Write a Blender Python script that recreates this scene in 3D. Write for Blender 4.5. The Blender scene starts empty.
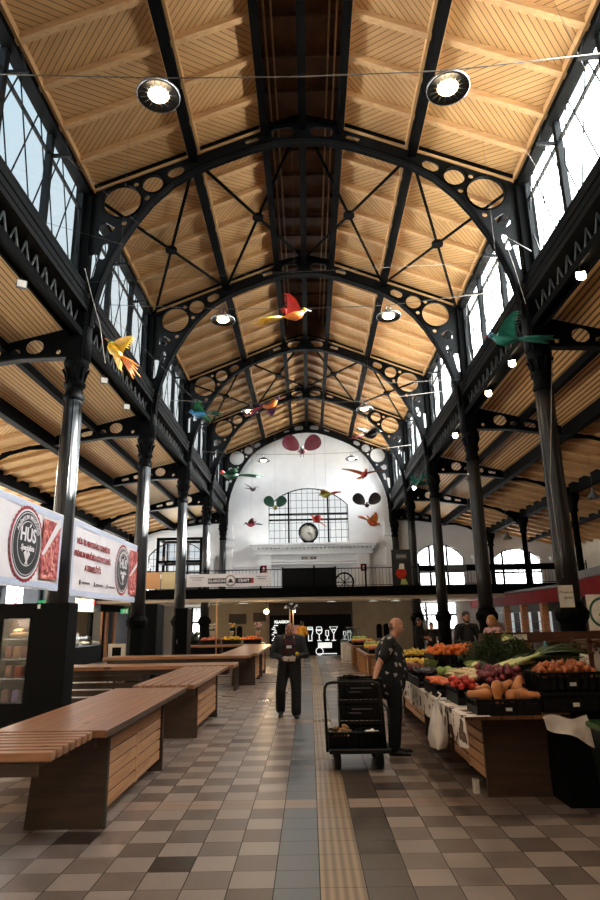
import bpy, bmesh, math, random
from mathutils import Vector, Matrix, Euler, Quaternion
random.seed(7)
sc = bpy.context.scene
C = sc.collection
PI = math.pi

# ------------------------------------------------------------------ camera
TILT, YAW, ROLL = math.radians(15.19), math.radians(.568), math.radians(1.0085)
ct, st, cy, sy, cr, sr = math.cos(TILT), math.sin(TILT), math.cos(YAW), math.sin(YAW), math.cos(ROLL), math.sin(ROLL)
Rv = Vector((cy, sy, 0)); Uv = Vector((st*sy, -st*cy, ct)); Fv = Vector((-ct*sy, ct*cy, st))
right = Rv*cr - Uv*sr; up = Rv*sr + Uv*cr
cd = bpy.data.cameras.new('camera'); cam = bpy.data.objects.new('camera', cd); C.objects.link(cam)
cd.sensor_fit = 'VERTICAL'; cd.sensor_height = 36; cd.lens = 629.6/900*36
cd.clip_start = .05; cd.clip_end = 400
M = Matrix.Identity(4)
for i in range(3):
    M[i][0] = right[i]; M[i][1] = up[i]; M[i][2] = -Fv[i]
M[0][3], M[1][3], M[2][3] = -.06, 0, 1.697
cam.matrix_world = M
sc.camera = cam

# ------------------------------------------------------------------ colour management
sc.view_settings.view_transform = 'Standard'; sc.view_settings.look = 'None'
sc.view_settings.gamma = 1; sc.view_settings.use_curve_mapping = False
sc.view_settings.exposure = 0.6
sc.cycles.use_denoising = True
sc.cycles.max_bounces = 9; sc.cycles.diffuse_bounces = 6; sc.cycles.glossy_bounces = 4
sc.cycles.transparent_max_bounces = 24; sc.cycles.transmission_bounces = 4
sc.cycles.caustics_reflective = False; sc.cycles.caustics_refractive = False
sc.cycles.sample_clamp_indirect = 8

def lin(c):
    return tuple(((v/255)/12.92 if v/255 <= .04045 else ((v/255+.055)/1.055)**2.4) for v in c[:3]) + (1,)

# ------------------------------------------------------------------ world: bright hazy sky, whiter and stronger towards the sun (+X), light ground and roofs below
W = bpy.data.worlds.new('sky'); sc.world = W; W.use_nodes = True
nt = W.node_tree; nt.nodes.clear()
out = nt.nodes.new('ShaderNodeOutputWorld'); bg = nt.nodes.new('ShaderNodeBackground')
tc = nt.nodes.new('ShaderNodeTexCoord'); sep = nt.nodes.new('ShaderNodeSeparateXYZ')
nt.links.new(tc.outputs['Generated'], sep.inputs[0])
mr = nt.nodes.new('ShaderNodeMapRange'); mr.inputs[1].default_value = .1; mr.inputs[2].default_value = .75
nt.links.new(sep.outputs['X'], mr.inputs[0])
mx = nt.nodes.new('ShaderNodeMix'); mx.data_type = 'RGBA'
my = nt.nodes.new('ShaderNodeMapRange'); my.inputs[1].default_value = .55; my.inputs[2].default_value = .9
nt.links.new(sep.outputs['Y'], my.inputs[0])
m2_ = nt.nodes.new('ShaderNodeMix'); m2_.data_type = 'RGBA'; m2_.inputs[6].default_value = (.46, .62, .70, 1); m2_.inputs[7].default_value = (.62, .62, .60, 1)
nt.links.new(my.outputs[0], m2_.inputs[0]); nt.links.new(m2_.outputs[2], mx.inputs[6])
mx.inputs[7].default_value = (20, 19.6, 18.8, 1)
nt.links.new(mr.outputs[0], mx.inputs[0])
mz = nt.nodes.new('ShaderNodeMapRange'); mz.inputs[1].default_value = -.06; mz.inputs[2].default_value = .02
nt.links.new(sep.outputs['Z'], mz.inputs[0])
mg = nt.nodes.new('ShaderNodeMix'); mg.data_type = 'RGBA'
mgx = nt.nodes.new('ShaderNodeMapRange'); mgx.inputs[1].default_value = -.3; mgx.inputs[2].default_value = .3; nt.links.new(sep.outputs['X'], mgx.inputs[0])
mgc = nt.nodes.new('ShaderNodeMix'); mgc.data_type = 'RGBA'; mgc.inputs[6].default_value = (13.5, 12.6, 11.4, 1); mgc.inputs[7].default_value = (4.5, 4.2, 3.8, 1)   # ground is sunlit on the left, in shade on the right
nt.links.new(mgx.outputs[0], mgc.inputs[0]); nt.links.new(mgc.outputs[2], mg.inputs[6])
nt.links.new(mz.outputs[0], mg.inputs[0]); nt.links.new(mx.outputs[2], mg.inputs[7])
nt.links.new(mg.outputs[2], bg.inputs[0]); bg.inputs[1].default_value = 1.0
nt.links.new(bg.outputs[0], out.inputs[0])

# ------------------------------------------------------------------ sun: low, from the right
sd = bpy.data.lights.new('sun', 'SUN'); so = bpy.data.objects.new('sun', sd); C.objects.link(so)
sd.energy = 80.0; sd.angle = math.radians(1.2); sd.color = (1, .93, .82)
sdir = Vector((-1, -.06, -.49)).normalized()
so.rotation_euler = sdir.to_track_quat('-Z', 'Y').to_euler(); so.location = (30, 10, 30)

# ------------------------------------------------------------------ daylight portals in the window openings (they emit nothing, they guide the sky light)
def portal(loc, sx, sy_, direction, name='window_portal'):
    l = bpy.data.lights.new(name, 'AREA'); l.shape = 'RECTANGLE'; l.size = sx; l.size_y = sy_
    l.cycles.is_portal = True
    o = bpy.data.objects.new(name, l); C.objects.link(o); o.location = loc
    z = -Vector(direction).normalized(); y = Vector((0, 0, 1)); x = y.cross(z)
    m = Matrix((x, y, z)).transposed(); o.rotation_euler = m.to_euler()
portal((-5.32, 15, 10.25), 44, 2.5, (1, 0, 0)); portal((5.32, 15, 10.25), 44, 2.5, (-1, 0, 0))
portal((-15.4, 15.5, 4.1), 43, 2.5, (1, 0, 0))
portal((0, 37.5, 7.7), 4.8, 3.6, (0, -1, 0))
portal((-7.75, 37.5, 4.2), 3.5, 4.6, (0, -1, 0)); portal((7.6, 37.5, 4.2), 3.2, 4.6, (0, -1, 0)); portal((12, 37.5, 4.2), 2.9, 3.6, (0, -1, 0))

# ------------------------------------------------------------------ mesh helpers
class MB:
    def __init__(s): s.v = []; s.f = []; s.sm = []; s.mi = []; s.cur = 0
    def add(s, vs, fs, smooth=False):
        b = len(s.v); s.v += [tuple(v) for v in vs]
        for f in fs: s.f.append([b+i for i in f]); s.sm.append(smooth); s.mi.append(s.cur)
        return s
    def box(s, x0, x1, y0, y1, z0, z1, rot=None, piv=None):
        vs = [Vector((x, y, z)) for z in (z0, z1) for y in (y0, y1) for x in (x0, x1)]
        if rot is not None:
            p = Vector(piv) if piv is not None else Vector(((x0+x1)/2, (y0+y1)/2, (z0+z1)/2))
            R = rot.to_matrix() if not isinstance(rot, Matrix) else rot
            vs = [p + R @ (v-p) for v in vs]
        return s.add(vs, [(0, 2, 3, 1), (4, 5, 7, 6), (0, 1, 5, 4), (2, 6, 7, 3), (0, 4, 6, 2), (1, 3, 7, 5)])
    def bbox(s, x0, x1, y0, y1, z0, z1, b=.01):
        # box with chamfered vertical and horizontal edges
        if min(x1-x0, y1-y0, z1-z0) < 2.2*b: return s.box(x0, x1, y0, y1, z0, z1)
        bm = bmesh.new(); bmesh.ops.create_cube(bm, size=1)
        for v in bm.verts: v.co = Vector(((x0+x1)/2+v.co.x*(x1-x0), (y0+y1)/2+v.co.y*(y1-y0), (z0+z1)/2+v.co.z*(z1-z0)))
        bmesh.ops.bevel(bm, geom=list(bm.edges), offset=b, segments=1, affect='EDGES')
        bm.verts.index_update()
        s.add([v.co.copy() for v in bm.verts], [[v.index for v in f.verts] for f in bm.faces]); bm.free(); return s
    def cyl(s, p0, p1, r0, r1=None, n=10, caps=True, smooth=True):
        r1 = r0 if r1 is None else r1
        p0 = Vector(p0); p1 = Vector(p1); d = (p1-p0).normalized()
        a = d.orthogonal().normalized(); b = d.cross(a)
        vs = []
        for p, r in ((p0, r0), (p1, r1)):
            for i in range(n):
                t = 2*PI*i/n; vs.append(p + (a*math.cos(t)+b*math.sin(t))*r)
        fs = [(i, (i+1) % n, n+(i+1) % n, n+i) for i in range(n)]
        s.add(vs, fs, smooth)
        if caps: s.add(vs[:n], [tuple(reversed(range(n)))]); s.add(vs[n:], [tuple(range(n))])
        return s
    def tube(s, pts, r, n=8, smooth=True, closed=False):
        pts = [Vector(p) for p in pts]; rs = r if isinstance(r, (list, tuple)) else [r]*len(pts)
        N = len(pts); vs = []; a = None
        for i, p in enumerate(pts):
            if closed: d = pts[(i+1) % N]-pts[i-1]
            else: d = pts[min(i+1, N-1)]-pts[max(i-1, 0)]
            d.normalize()
            if a is None: a = d.orthogonal().normalized()
            else:
                a = a - d*a.dot(d)
                a = a.normalized() if a.length > 1e-6 else d.orthogonal().normalized()
            b = d.cross(a)
            for k in range(n):
                t = 2*PI*k/n; vs.append(p+(a*math.cos(t)+b*math.sin(t))*rs[i])
        fs = []
        for i in range(N if closed else N-1):
            j = (i+1) % N
            for k in range(n): fs.append((i*n+k, i*n+(k+1) % n, j*n+(k+1) % n, j*n+k))
        s.add(vs, fs, smooth)
        if not closed: s.add(vs[:n], [tuple(reversed(range(n)))]); s.add(vs[-n:], [tuple(range(n))])
        return s
    def lathe(s, prof, c=(0, 0, 0), n=16, smooth=True, M=None, caps=True):
        vs = []
        for r, z in prof:
            for i in range(n):
                t = 2*PI*i/n; v = Vector((r*math.cos(t), r*math.sin(t), z))
                if M is not None: v = M @ v
                vs.append(v+Vector(c))
        fs = []
        for j in range(len(prof)-1):
            for i in range(n): fs.append((j*n+i, j*n+(i+1) % n, (j+1)*n+(i+1) % n, (j+1)*n+i))
        s.add(vs, fs, smooth)
        if caps:
            if prof[0][0] > 1e-5: s.add(vs[:n], [tuple(reversed(range(n)))])
            if prof[-1][0] > 1e-5: s.add(vs[-n:], [tuple(range(n))])
        return s
    def ell(s, c, rx, ry=None, rz=None, rot=None, n=10, m=7):
        ry = rx if ry is None else ry; rz = rx if rz is None else rz
        R = rot.to_matrix() if isinstance(rot, Euler) else rot
        vs = []
        for j in range(m+1):
            p = PI*j/m
            for i in range(n):
                t = 2*PI*i/n
                v = Vector((rx*math.sin(p)*math.cos(t), ry*math.sin(p)*math.sin(t), rz*math.cos(p)))
                if R is not None: v = R @ v
                vs.append(v+Vector(c))
        fs = [(j*n+i, (j+1)*n+i, (j+1)*n+(i+1) % n, j*n+(i+1) % n) for j in range(m) for i in range(n)]
        return s.add(vs, fs, True)
    def prism(s, pts, ax, a0, a1):
        # pts 2D polygon; ax 'x','y','z' is the extrusion axis
        def mk(p, a): return {'x': (a, p[0], p[1]), 'y': (p[0], a, p[1]), 'z': (p[0], p[1], a)}[ax]
        n = len(pts); vs = [mk(p, a0) for p in pts]+[mk(p, a1) for p in pts]
        fs = [tuple(range(n)), tuple(reversed(range(n, 2*n)))]+[(i, n+i, n+(i+1) % n, (i+1) % n) for i in range(n)]
        return s.add(vs, fs)
    def grid(s, fn, nu, nv, smooth=True):
        vs = [fn(i/nu, j/nv) for j in range(nv+1) for i in range(nu+1)]
        return s.add(vs, [(j*(nu+1)+i, j*(nu+1)+i+1, (j+1)*(nu+1)+i+1, (j+1)*(nu+1)+i) for j in range(nv) for i in range(nu)], smooth)
    def obj(s, name, mats, parent=None, recalc=True):
        me = bpy.data.meshes.new(name); me.from_pydata(s.v, [], s.f)
        me.polygons.foreach_set('use_smooth', s.sm); me.polygons.foreach_set('material_index', s.mi)
        for m in (mats if isinstance(mats, (list, tuple)) else [mats]): me.materials.append(m)
        if recalc:
            bm = bmesh.new(); bm.from_mesh(me); bmesh.ops.remove_doubles(bm, verts=bm.verts, dist=1e-5)
            bmesh.ops.recalc_face_normals(bm, faces=bm.faces); bm.to_mesh(me); bm.free()
        me.update()
        o = bpy.data.objects.new(name, me); C.objects.link(o)
        if parent: o.parent = parent
        return o

def tag(o, label, cat, group=None, kind=None):
    o['label'] = label; o['category'] = cat
    if group: o['group'] = group
    if kind: o['kind'] = kind
    return o
def thing(name, label, cat, loc=(0, 0, 0), rz=0, group=None):
    o = bpy.data.objects.new(name, None); C.objects.link(o); o.empty_display_size = .1
    o.location = loc; o.rotation_euler = (0, 0, rz)
    return tag(o, label, cat, group)
def struct(name, mb, mat, label=None):
    o = mb.obj(name, mat); o['kind'] = 'structure'
    if label: o['label'] = label
    return o
kids = {}
def dup(root, loc=None, rot=None, label=None, group=None, scale=None):
    r = root.copy(); C.objects.link(r)
    if loc is not None: r.location = loc
    if rot is not None: r.rotation_euler = rot if not isinstance(rot, (int, float)) else (0, 0, rot)
    if scale is not None: r.scale = (scale,)*3 if isinstance(scale, (int, float)) else scale
    if label: r['label'] = label
    if group: r['group'] = group
    for ch in [c for c in allkids(root)]:
        c = ch.copy(); C.objects.link(c); c.parent = r
        for g in allkids(ch):
            d = g.copy(); C.objects.link(d); d.parent = c
    return r
def allkids(o): return list(o.children)

def plate2d(outline, holes, half, mapf, extra=None):
    # flat plate with round / slotted openings: 2D filled curve turned into a mesh
    cu = bpy.data.curves.new('tmp', 'CURVE'); cu.dimensions = '2D'; cu.fill_mode = 'BOTH'; cu.extrude = half
    def spl(pts):
        sp = cu.splines.new('POLY'); sp.points.add(len(pts)-1)
        for i, p in enumerate(pts): sp.points[i].co = (p[0], p[1], 0, 1)
        sp.use_cyclic_u = True
    spl(outline)
    for h in holes: spl(h)
    o = bpy.data.objects.new('tmp', cu); C.objects.link(o)
    dg = bpy.context.evaluated_depsgraph_get(); me = bpy.data.meshes.new_from_object(o.evaluated_get(dg))
    vs = [mapf(v.co.x, v.co.y, v.co.z) for v in me.vertices]; fs = [list(p.vertices) for p in me.polygons]
    bpy.data.objects.remove(o); bpy.data.curves.remove(cu); bpy.data.meshes.remove(me)
    return vs, fs
def circ(x, z, r, n=24, ry=None):
    ry = r if ry is None else ry
    return [(x+r*math.cos(2*PI*i/n), z+ry*math.sin(2*PI*i/n)) for i in range(n)]
def slot(x0, z0, x1, z1, r, n=8):
    a = math.atan2(z1-z0, x1-x0); P = []
    for i in range(n+1): t = a-PI/2+PI*i/n; P.append((x1+r*math.cos(t), z1+r*math.sin(t)))
    for i in range(n+1): t = a+PI/2+PI*i/n; P.append((x0+r*math.cos(t), z0+r*math.sin(t)))
    return P
def text_mesh(txt, size, depth=.002, align='CENTER', bold=0.0, shear=0.0, space=1.0):
    cu = bpy.data.curves.new('t', 'FONT'); cu.body = txt; cu.size = size; cu.extrude = depth
    cu.align_x = align; cu.align_y = 'CENTER'; cu.offset = bold; cu.shear = shear; cu.space_character = space
    cu.resolution_u = 3
    o = bpy.data.objects.new('t', cu); C.objects.link(o)
    dg = bpy.context.evaluated_depsgraph_get(); me = bpy.data.meshes.new_from_object(o.evaluated_get(dg))
    vs = [v.co.copy() for v in me.vertices]; fs = [list(p.vertices) for p in me.polygons]
    bpy.data.objects.remove(o); bpy.data.curves.remove(cu); bpy.data.meshes.remove(me)
    return vs, fs

# ------------------------------------------------------------------ materials
def nodes(name):
    m = bpy.data.materials.new(name); m.use_nodes = True; t = m.node_tree
    b = t.nodes['Principled BSDF']; return m, t, b
def N(t, typ, **kw):
    n = t.nodes.new(typ)
    for k, v in kw.items(): setattr(n, k, v)
    return n
def math_(t, op, a, b=None, c=None):
    n = t.nodes.new('ShaderNodeMath'); n.operation = op
    for i, v in enumerate((a, b, c)):
        if v is None: continue
        if isinstance(v, (int, float)): n.inputs[i].default_value = v
        else: t.links.new(v, n.inputs[i])
    return n.outputs[0]
def mixc(t, f, a, b):
    n = t.nodes.new('ShaderNodeMix'); n.data_type = 'RGBA'
    for i, v in ((0, f), (6, a), (7, b)):
        if isinstance(v, (int, float, tuple)): n.inputs[i].default_value = v
        else: t.links.new(v, n.inputs[i])
    return n.outputs[2]
def pmat(name, c, c2=None, scale=6, rough=.5, metal=0, bump=0, rvar=0, stretch=(1, 1, 1), detail=4, spec=.5, coat=0):
    m, t, b = nodes(name); c = lin(c); c2 = lin(c2) if c2 else tuple(v*.8 for v in c[:3])+(1,)
    tcn = N(t, 'ShaderNodeTexCoord'); mp = N(t, 'ShaderNodeMapping'); mp.inputs['Scale'].default_value = stretch
    no = N(t, 'ShaderNodeTexNoise'); no.inputs['Scale'].default_value = scale; no.inputs['Detail'].default_value = detail
    t.links.new(tcn.outputs['Object'], mp.inputs[0]); t.links.new(mp.outputs[0], no.inputs[0])
    mr_ = N(t, 'ShaderNodeMapRange'); mr_.inputs[1].default_value = .3; mr_.inputs[2].default_value = .7
    t.links.new(no.outputs[0], mr_.inputs[0])
    t.links.new(mixc(t, mr_.outputs[0], c, c2), b.inputs['Base Color'])
    b.inputs['Roughness'].default_value = rough; b.inputs['Metallic'].default_value = metal
    b.inputs['Specular IOR Level'].default_value = spec
    if coat: b.inputs['Coat Weight'].default_value = coat
    if bump:
        bn = N(t, 'ShaderNodeBump'); bn.inputs['Strength'].default_value = bump; bn.inputs['Distance'].default_value = .01
        t.links.new(no.outputs[0], bn.inputs['Height']); t.links.new(bn.outputs[0], b.inputs['Normal'])
    return m
def emat(name, c, e):
    m, t, b = nodes(name); b.inputs['Base Color'].default_value = lin(c)
    b.inputs['Emission Color'].default_value = lin(c); b.inputs['Emission Strength'].default_value = e; return m

def board_mat(name, light, dark, pitch, bay, groove=.14, alt=True, axis_along='Y'):
    # boards laid diagonally, the diagonal flips at each rafter bay (real pattern of the boarding)
    m, t, b = nodes(name)
    tcn = N(t, 'ShaderNodeTexCoord'); sp = N(t, 'ShaderNodeSeparateXYZ'); t.links.new(tcn.outputs['Object'], sp.inputs[0])
    X = math_(t, 'ABSOLUTE', sp.outputs[0]); Y = sp.outputs[1]
    if alt:
        k = math_(t, 'FLOOR', math_(t, 'DIVIDE', math_(t, 'SUBTRACT', Y, 12.63-25*bay), bay))
        par = math_(t, 'SUBTRACT', 1.0, math_(t, 'MULTIPLY', math_(t, 'MODULO', math_(t, 'ABSOLUTE', k), 2.0), 2.0))
        u = math_(t, 'ADD', math_(t, 'MULTIPLY', X, 1.0), math_(t, 'MULTIPLY', Y, par))
    else: u = X
    q = math_(t, 'DIVIDE', u, pitch)
    fr = math_(t, 'FRACT', q); idx = math_(t, 'FLOOR', q)
    wn = N(t, 'ShaderNodeTexWhiteNoise', noise_dimensions='1D'); t.links.new(idx, wn.inputs['W'])
    no = N(t, 'ShaderNodeTexNoise'); no.inputs['Scale'].default_value = 3; no.inputs['Detail'].default_value = 5
    t.links.new(tcn.outputs['Object'], no.inputs[0])
    base = mixc(t, math_(t, 'ADD', math_(t, 'MULTIPLY', wn.outputs[0], .45), math_(t, 'MULTIPLY', no.outputs[0], .5)), lin(light), lin(dark))
    g = math_(t, 'LESS_THAN', fr, groove)
    t.links.new(mixc(t, g, base, tuple(v*.22 for v in lin(dark)[:3])+(1,)), b.inputs['Base Color'])
    b.inputs['Roughness'].default_value = .6
    return m

def wood(name, light, dark, axis='y', rough=.45, plank=None, knots=True):
    m, t, b = nodes(name)
    tcn = N(t, 'ShaderNodeTexCoord'); mp = N(t, 'ShaderNodeMapping')
    sc_ = {'x': (.6, 9, 9), 'y': (9, .6, 9), 'z': (9, 9, .6)}[axis]; mp.inputs['Scale'].default_value = sc_
    t.links.new(tcn.outputs['Object'], mp.inputs[0])
    no = N(t, 'ShaderNodeTexNoise'); no.inputs['Scale'].default_value = 2.2; no.inputs['Detail'].default_value = 6; no.inputs['Distortion'].default_value = .8
    t.links.new(mp.outputs[0], no.inputs[0])
    mr_ = N(t, 'ShaderNodeMapRange'); mr_.inputs[1].default_value = .3; mr_.inputs[2].default_value = .72; t.links.new(no.outputs[0], mr_.inputs[0])
    col = mixc(t, mr_.outputs[0], lin(light), lin(dark))
    if plank:
        sp = N(t, 'ShaderNodeSeparateXYZ'); t.links.new(tcn.outputs['Object'], sp.inputs[0])
        q = math_(t, 'DIVIDE', sp.outputs[plank[0]], plank[1]); wn = N(t, 'ShaderNodeTexWhiteNoise', noise_dimensions='1D')
        t.links.new(math_(t, 'FLOOR', q), wn.inputs['W'])
        col = mixc(t, math_(t, 'MULTIPLY', wn.outputs[0], .45), col, lin(dark))
        col = mixc(t, math_(t, 'LESS_THAN', math_(t, 'FRACT', q), .05), col, tuple(v*.25 for v in lin(dark)[:3])+(1,))
    if knots:
        vo = N(t, 'ShaderNodeTexVoronoi'); vo.inputs['Scale'].default_value = 1.1
        mp2 = N(t, 'ShaderNodeMapping'); mp2.inputs['Scale'].default_value = {'x': (1, 3, 3), 'y': (3, 1, 3), 'z': (3, 3, 1)}[axis]
        t.links.new(tcn.outputs['Object'], mp2.inputs[0]); t.links.new(mp2.outputs[0], vo.inputs[0])
        col = mixc(t, math_(t, 'MULTIPLY', math_(t, 'LESS_THAN', vo.outputs['Distance'], .09), .75), col, lin((50, 24, 10)))
    t.links.new(col, b.inputs['Base Color']); b.inputs['Roughness'].default_value = rough
    return m

def brick_mat(name, c, mortar, w=.25, h=.075, ax=1):
    m, t, b = nodes(name); tcn = N(t, 'ShaderNodeTexCoord'); sp = N(t, 'ShaderNodeSeparateXYZ'); cb = N(t, 'ShaderNodeCombineXYZ')
    t.links.new(tcn.outputs['Object'], sp.inputs[0]); t.links.new(math_(t, 'ADD', sp.outputs[0], sp.outputs[1]), cb.inputs[0]); t.links.new(sp.outputs[2], cb.inputs[1])
    br = N(t, 'ShaderNodeTexBrick'); br.inputs['Scale'].default_value = 1; br.inputs['Brick Width'].default_value = w; br.inputs['Row Height'].default_value = h
    br.inputs['Mortar Size'].default_value = .009; br.inputs['Color1'].default_value = lin(c); br.inputs['Color2'].default_value = tuple(v*.7 for v in lin(c)[:3])+(1,)
    br.inputs['Mortar'].default_value = lin(mortar)
    t.links.new(cb.outputs[0], br.inputs[0]); t.links.new(br.outputs[0], b.inputs['Base Color']); b.inputs['Roughness'].default_value = .8; return m

# floor: square tiles, checker of light and brown, one grey blue column, one ribbed tactile column, one slate column, cross bands of half tiles
def floor_mat():
    m, t, b = nodes('floor_tiles'); T = .305; X0 = -.025
    tcn = N(t, 'ShaderNodeTexCoord'); sp = N(t, 'ShaderNodeSeparateXYZ'); t.links.new(tcn.outputs['Object'], sp.inputs[0])
    x = math_(t, 'DIVIDE', math_(t, 'SUBTRACT', sp.outputs[0], X0), T)
    P = 16*T
    yy = math_(t, 'SUBTRACT', sp.outputs[1], 6.585)       # start of a cross band
    per = math_(t, 'FLOORED_MODULO', yy, P+T)
    band = math_(t, 'LESS_THAN', per, T)
    y = math_(t, 'DIVIDE', yy, T)
    ix = math_(t, 'FLOOR', x); iy = math_(t, 'FLOOR', y)
    par = math_(t, 'FLOORED_MODULO', math_(t, 'ADD', ix, iy), 2.0)
    wn = N(t, 'ShaderNodeTexWhiteNoise', noise_dimensions='2D'); cb = N(t, 'ShaderNodeCombineXYZ')
    t.links.new(ix, cb.inputs[0]); t.links.new(iy, cb.inputs[1]); t.links.new(cb.outputs[0], wn.inputs['Vector'])
    rnd = wn.outputs['Value']
    no = N(t, 'ShaderNodeTexNoise'); no.inputs['Scale'].default_value = 2.5; no.inputs['Detail'].default_value = 3
    t.links.new(tcn.outputs['Object'], no.inputs[0])
    lt = mixc(t, rnd, lin((162, 149, 141)), lin((142, 129, 121))); dk = mixc(t, rnd, lin((128, 115, 107)), lin((98, 86, 79)))
    base = mixc(t, par, lt, dk)
    base = mixc(t, math_(t, 'GREATER_THAN', rnd, .965), base, lin((52, 40, 34)))
    def col(k): return math_(t, 'COMPARE', ix, float(k), .1)
    base = mixc(t, col(-1), base, mixc(t, rnd, lin((96, 104, 112)), lin((114, 120, 126))))
    ribs = math_(t, 'SINE', math_(t, 'MULTIPLY', x, 2*PI*5))
    tact = mixc(t, math_(t, 'MULTIPLY', math_(t, 'ADD', ribs, 1.0), .5), lin((122, 104, 84)), lin((168, 146, 118)))
    darkc = math_(t, 'MULTIPLY', col(1), math_(t, 'LESS_THAN', sp.outputs[1], 8.2))
    base = mixc(t, darkc, base, mixc(t, rnd, lin((58, 48, 42)), lin((70, 60, 52))))
    farc = math_(t, 'MULTIPLY', col(1), math_(t, 'GREATER_THAN', sp.outputs[1], 8.2))
    base = mixc(t, farc, base, lin((100, 102, 104)))  # far slate tiles coloured lighter for the sky they reflect
    bandc = mixc(t, rnd, lin((168, 148, 134)), lin((152, 132, 118)))
    base = mixc(t, band, base, bandc)
    base = mixc(t, col(0), base, tact)
    gx = math_(t, 'LESS_THAN', math_(t, 'FRACT', math_(t, 'ADD', x, .011)), .022)
    gy = math_(t, 'LESS_THAN', math_(t, 'FRACT', math_(t, 'ADD', math_(t, 'MULTIPLY', y, math_(t, 'ADD', 1.0, band)), .009)), .018)
    g = math_(t, 'MAXIMUM', gx, gy)
    t.links.new(mixc(t, g, base, lin((46, 38, 34))), b.inputs['Base Color'])
    rg = math_(t, 'ADD', .27, math_(t, 'MULTIPLY', rnd, .1))
    t.links.new(math_(t, 'ADD', rg, math_(t, 'MULTIPLY', g, .4)), b.inputs['Roughness'])
    bn = N(t, 'ShaderNodeBump'); bn.inputs['Strength'].default_value = .35; bn.inputs['Distance'].default_value = .004
    hgt = math_(t, 'ADD', math_(t, 'SUBTRACT', 1.0, g), math_(t, 'MULTIPLY', math_(t, 'MULTIPLY', col(0), ribs), .6))
    t.links.new(hgt, bn.inputs['Height']); t.links.new(bn.outputs[0], b.inputs['Normal'])
    return m

def glass_mat(name='window_glass', tint=(.93, .97, 1), gl=.08):
    m = bpy.data.materials.new(name); m.use_nodes = True; t = m.node_tree; t.nodes.clear()
    o = N(t, 'ShaderNodeOutputMaterial'); a = N(t, 'ShaderNodeBsdfTransparent'); g = N(t, 'ShaderNodeBsdfGlossy'); mx_ = N(t, 'ShaderNodeMixShader')
    a.inputs[0].default_value = tint+(1,); g.inputs['Roughness'].default_value = .05; mx_.inputs[0].default_value = gl
    t.links.new(a.outputs[0], mx_.inputs[1]); t.links.new(g.outputs[0], mx_.inputs[2]); t.links.new(mx_.outputs[0], o.inputs[0]); return m

K = {}
K['iron'] = pmat('black_iron_paint', (9, 10, 11), (6, 7, 8), rough=.6, spec=.04)
K['iron_col'] = pmat('glossy_black_column_paint', (24, 27, 30), (18, 20, 23), rough=.32, spec=.6)
K['iron_grey'] = pmat('dark_grey_iron_paint', (16, 19, 21), (11, 14, 16), rough=.5, spec=.15)
K['lattice'] = pmat('lit_grey_lattice_iron', (84, 88, 88), (56, 60, 60), 12, rough=.5, spec=.3)  # dark bars coloured lighter grey for the light falling on them
K['board'] = board_mat('roof_boards_diagonal', (206, 166, 114), (178, 136, 88), .15, 1.0012, groove=.13)
K['board_shaded'] = pmat('lantern_boards', (120, 84, 52), (84, 58, 36), 3, rough=.7)  # wood coloured darker for the shade inside the ridge recess
K['slat'] = board_mat('aisle_ceiling_slats', (226, 180, 120), (206, 156, 96), .13, 1, groove=.38, alt=False)
K['slatfine'] = board_mat('aisle_ceiling_boards_fine', (238, 202, 150), (220, 180, 126), .10, 1, groove=.2, alt=False)  # left aisle boards, colour lightened for the brighter light there
K['board2'] = board_mat('aisle_boards_diagonal', (218, 172, 116), (190, 142, 90), .15, 1.0012, groove=.14)
K['board2lit'] = board_mat('left_aisle_boards_lit', (236, 200, 148), (214, 174, 122), .15, 1.0012, groove=.14)  # lighter copy of the aisle boards, brighter light put into the colour
K['rafter'] = wood('rafter_wood', (208, 170, 122), (182, 142, 98), 'x', .6, knots=False)
K['trimwood'] = wood('light_edge_trim', (210, 170, 120), (184, 142, 94), 'y', .6, knots=False)
K['white'] = pmat('white_plaster', (240, 242, 245), (232, 234, 238), 2, rough=.85)
K['cream'] = pmat('cream_plaster', (196, 184, 164), (182, 168, 148), 2, rough=.85)
K['stucco'] = pmat('white_painted_stucco', (242, 244, 246), (234, 235, 238), 3, rough=.7)
K['darkbrown'] = pmat('dark_brown_panel', (52, 38, 30), (40, 28, 22), 3, rough=.6)
K['black'] = pmat('matte_black', (5, 5, 6), (3, 3, 4), 4, rough=.7, spec=.12)
K['blackgloss'] = pmat('black_gloss', (12, 12, 13), (8, 8, 9), 4, rough=.25)
K['glass'] = glass_mat()
K['grey'] = pmat('grey_sheet', (96, 98, 102), (82, 84, 88), 3, rough=.5)
K['floor'] = floor_mat()
K['brick'] = brick_mat('orange_brick', (196, 118, 62), (176, 160, 140))
K['tin'] = pmat('pale_tin_roof', (214, 208, 198), (196, 190, 180), 2, rough=.6)
K['red'] = pmat('dark_red_fascia', (122, 16, 22), (100, 12, 18), 2, rough=.8, spec=.15)

# ================================================================== THE BUILDING
Y1, S = 12.63, 6.007
YB, YE = -6.4, 37.0
def roofz(x): return 13.62-.408*abs(x)
def aislez(x): return 8.02-.25*(abs(x)-5.26)

struct('floor', MB().box(-15.2, 15.2, YB-.2, YE+.4, -.2, 0), K['floor'])

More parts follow.
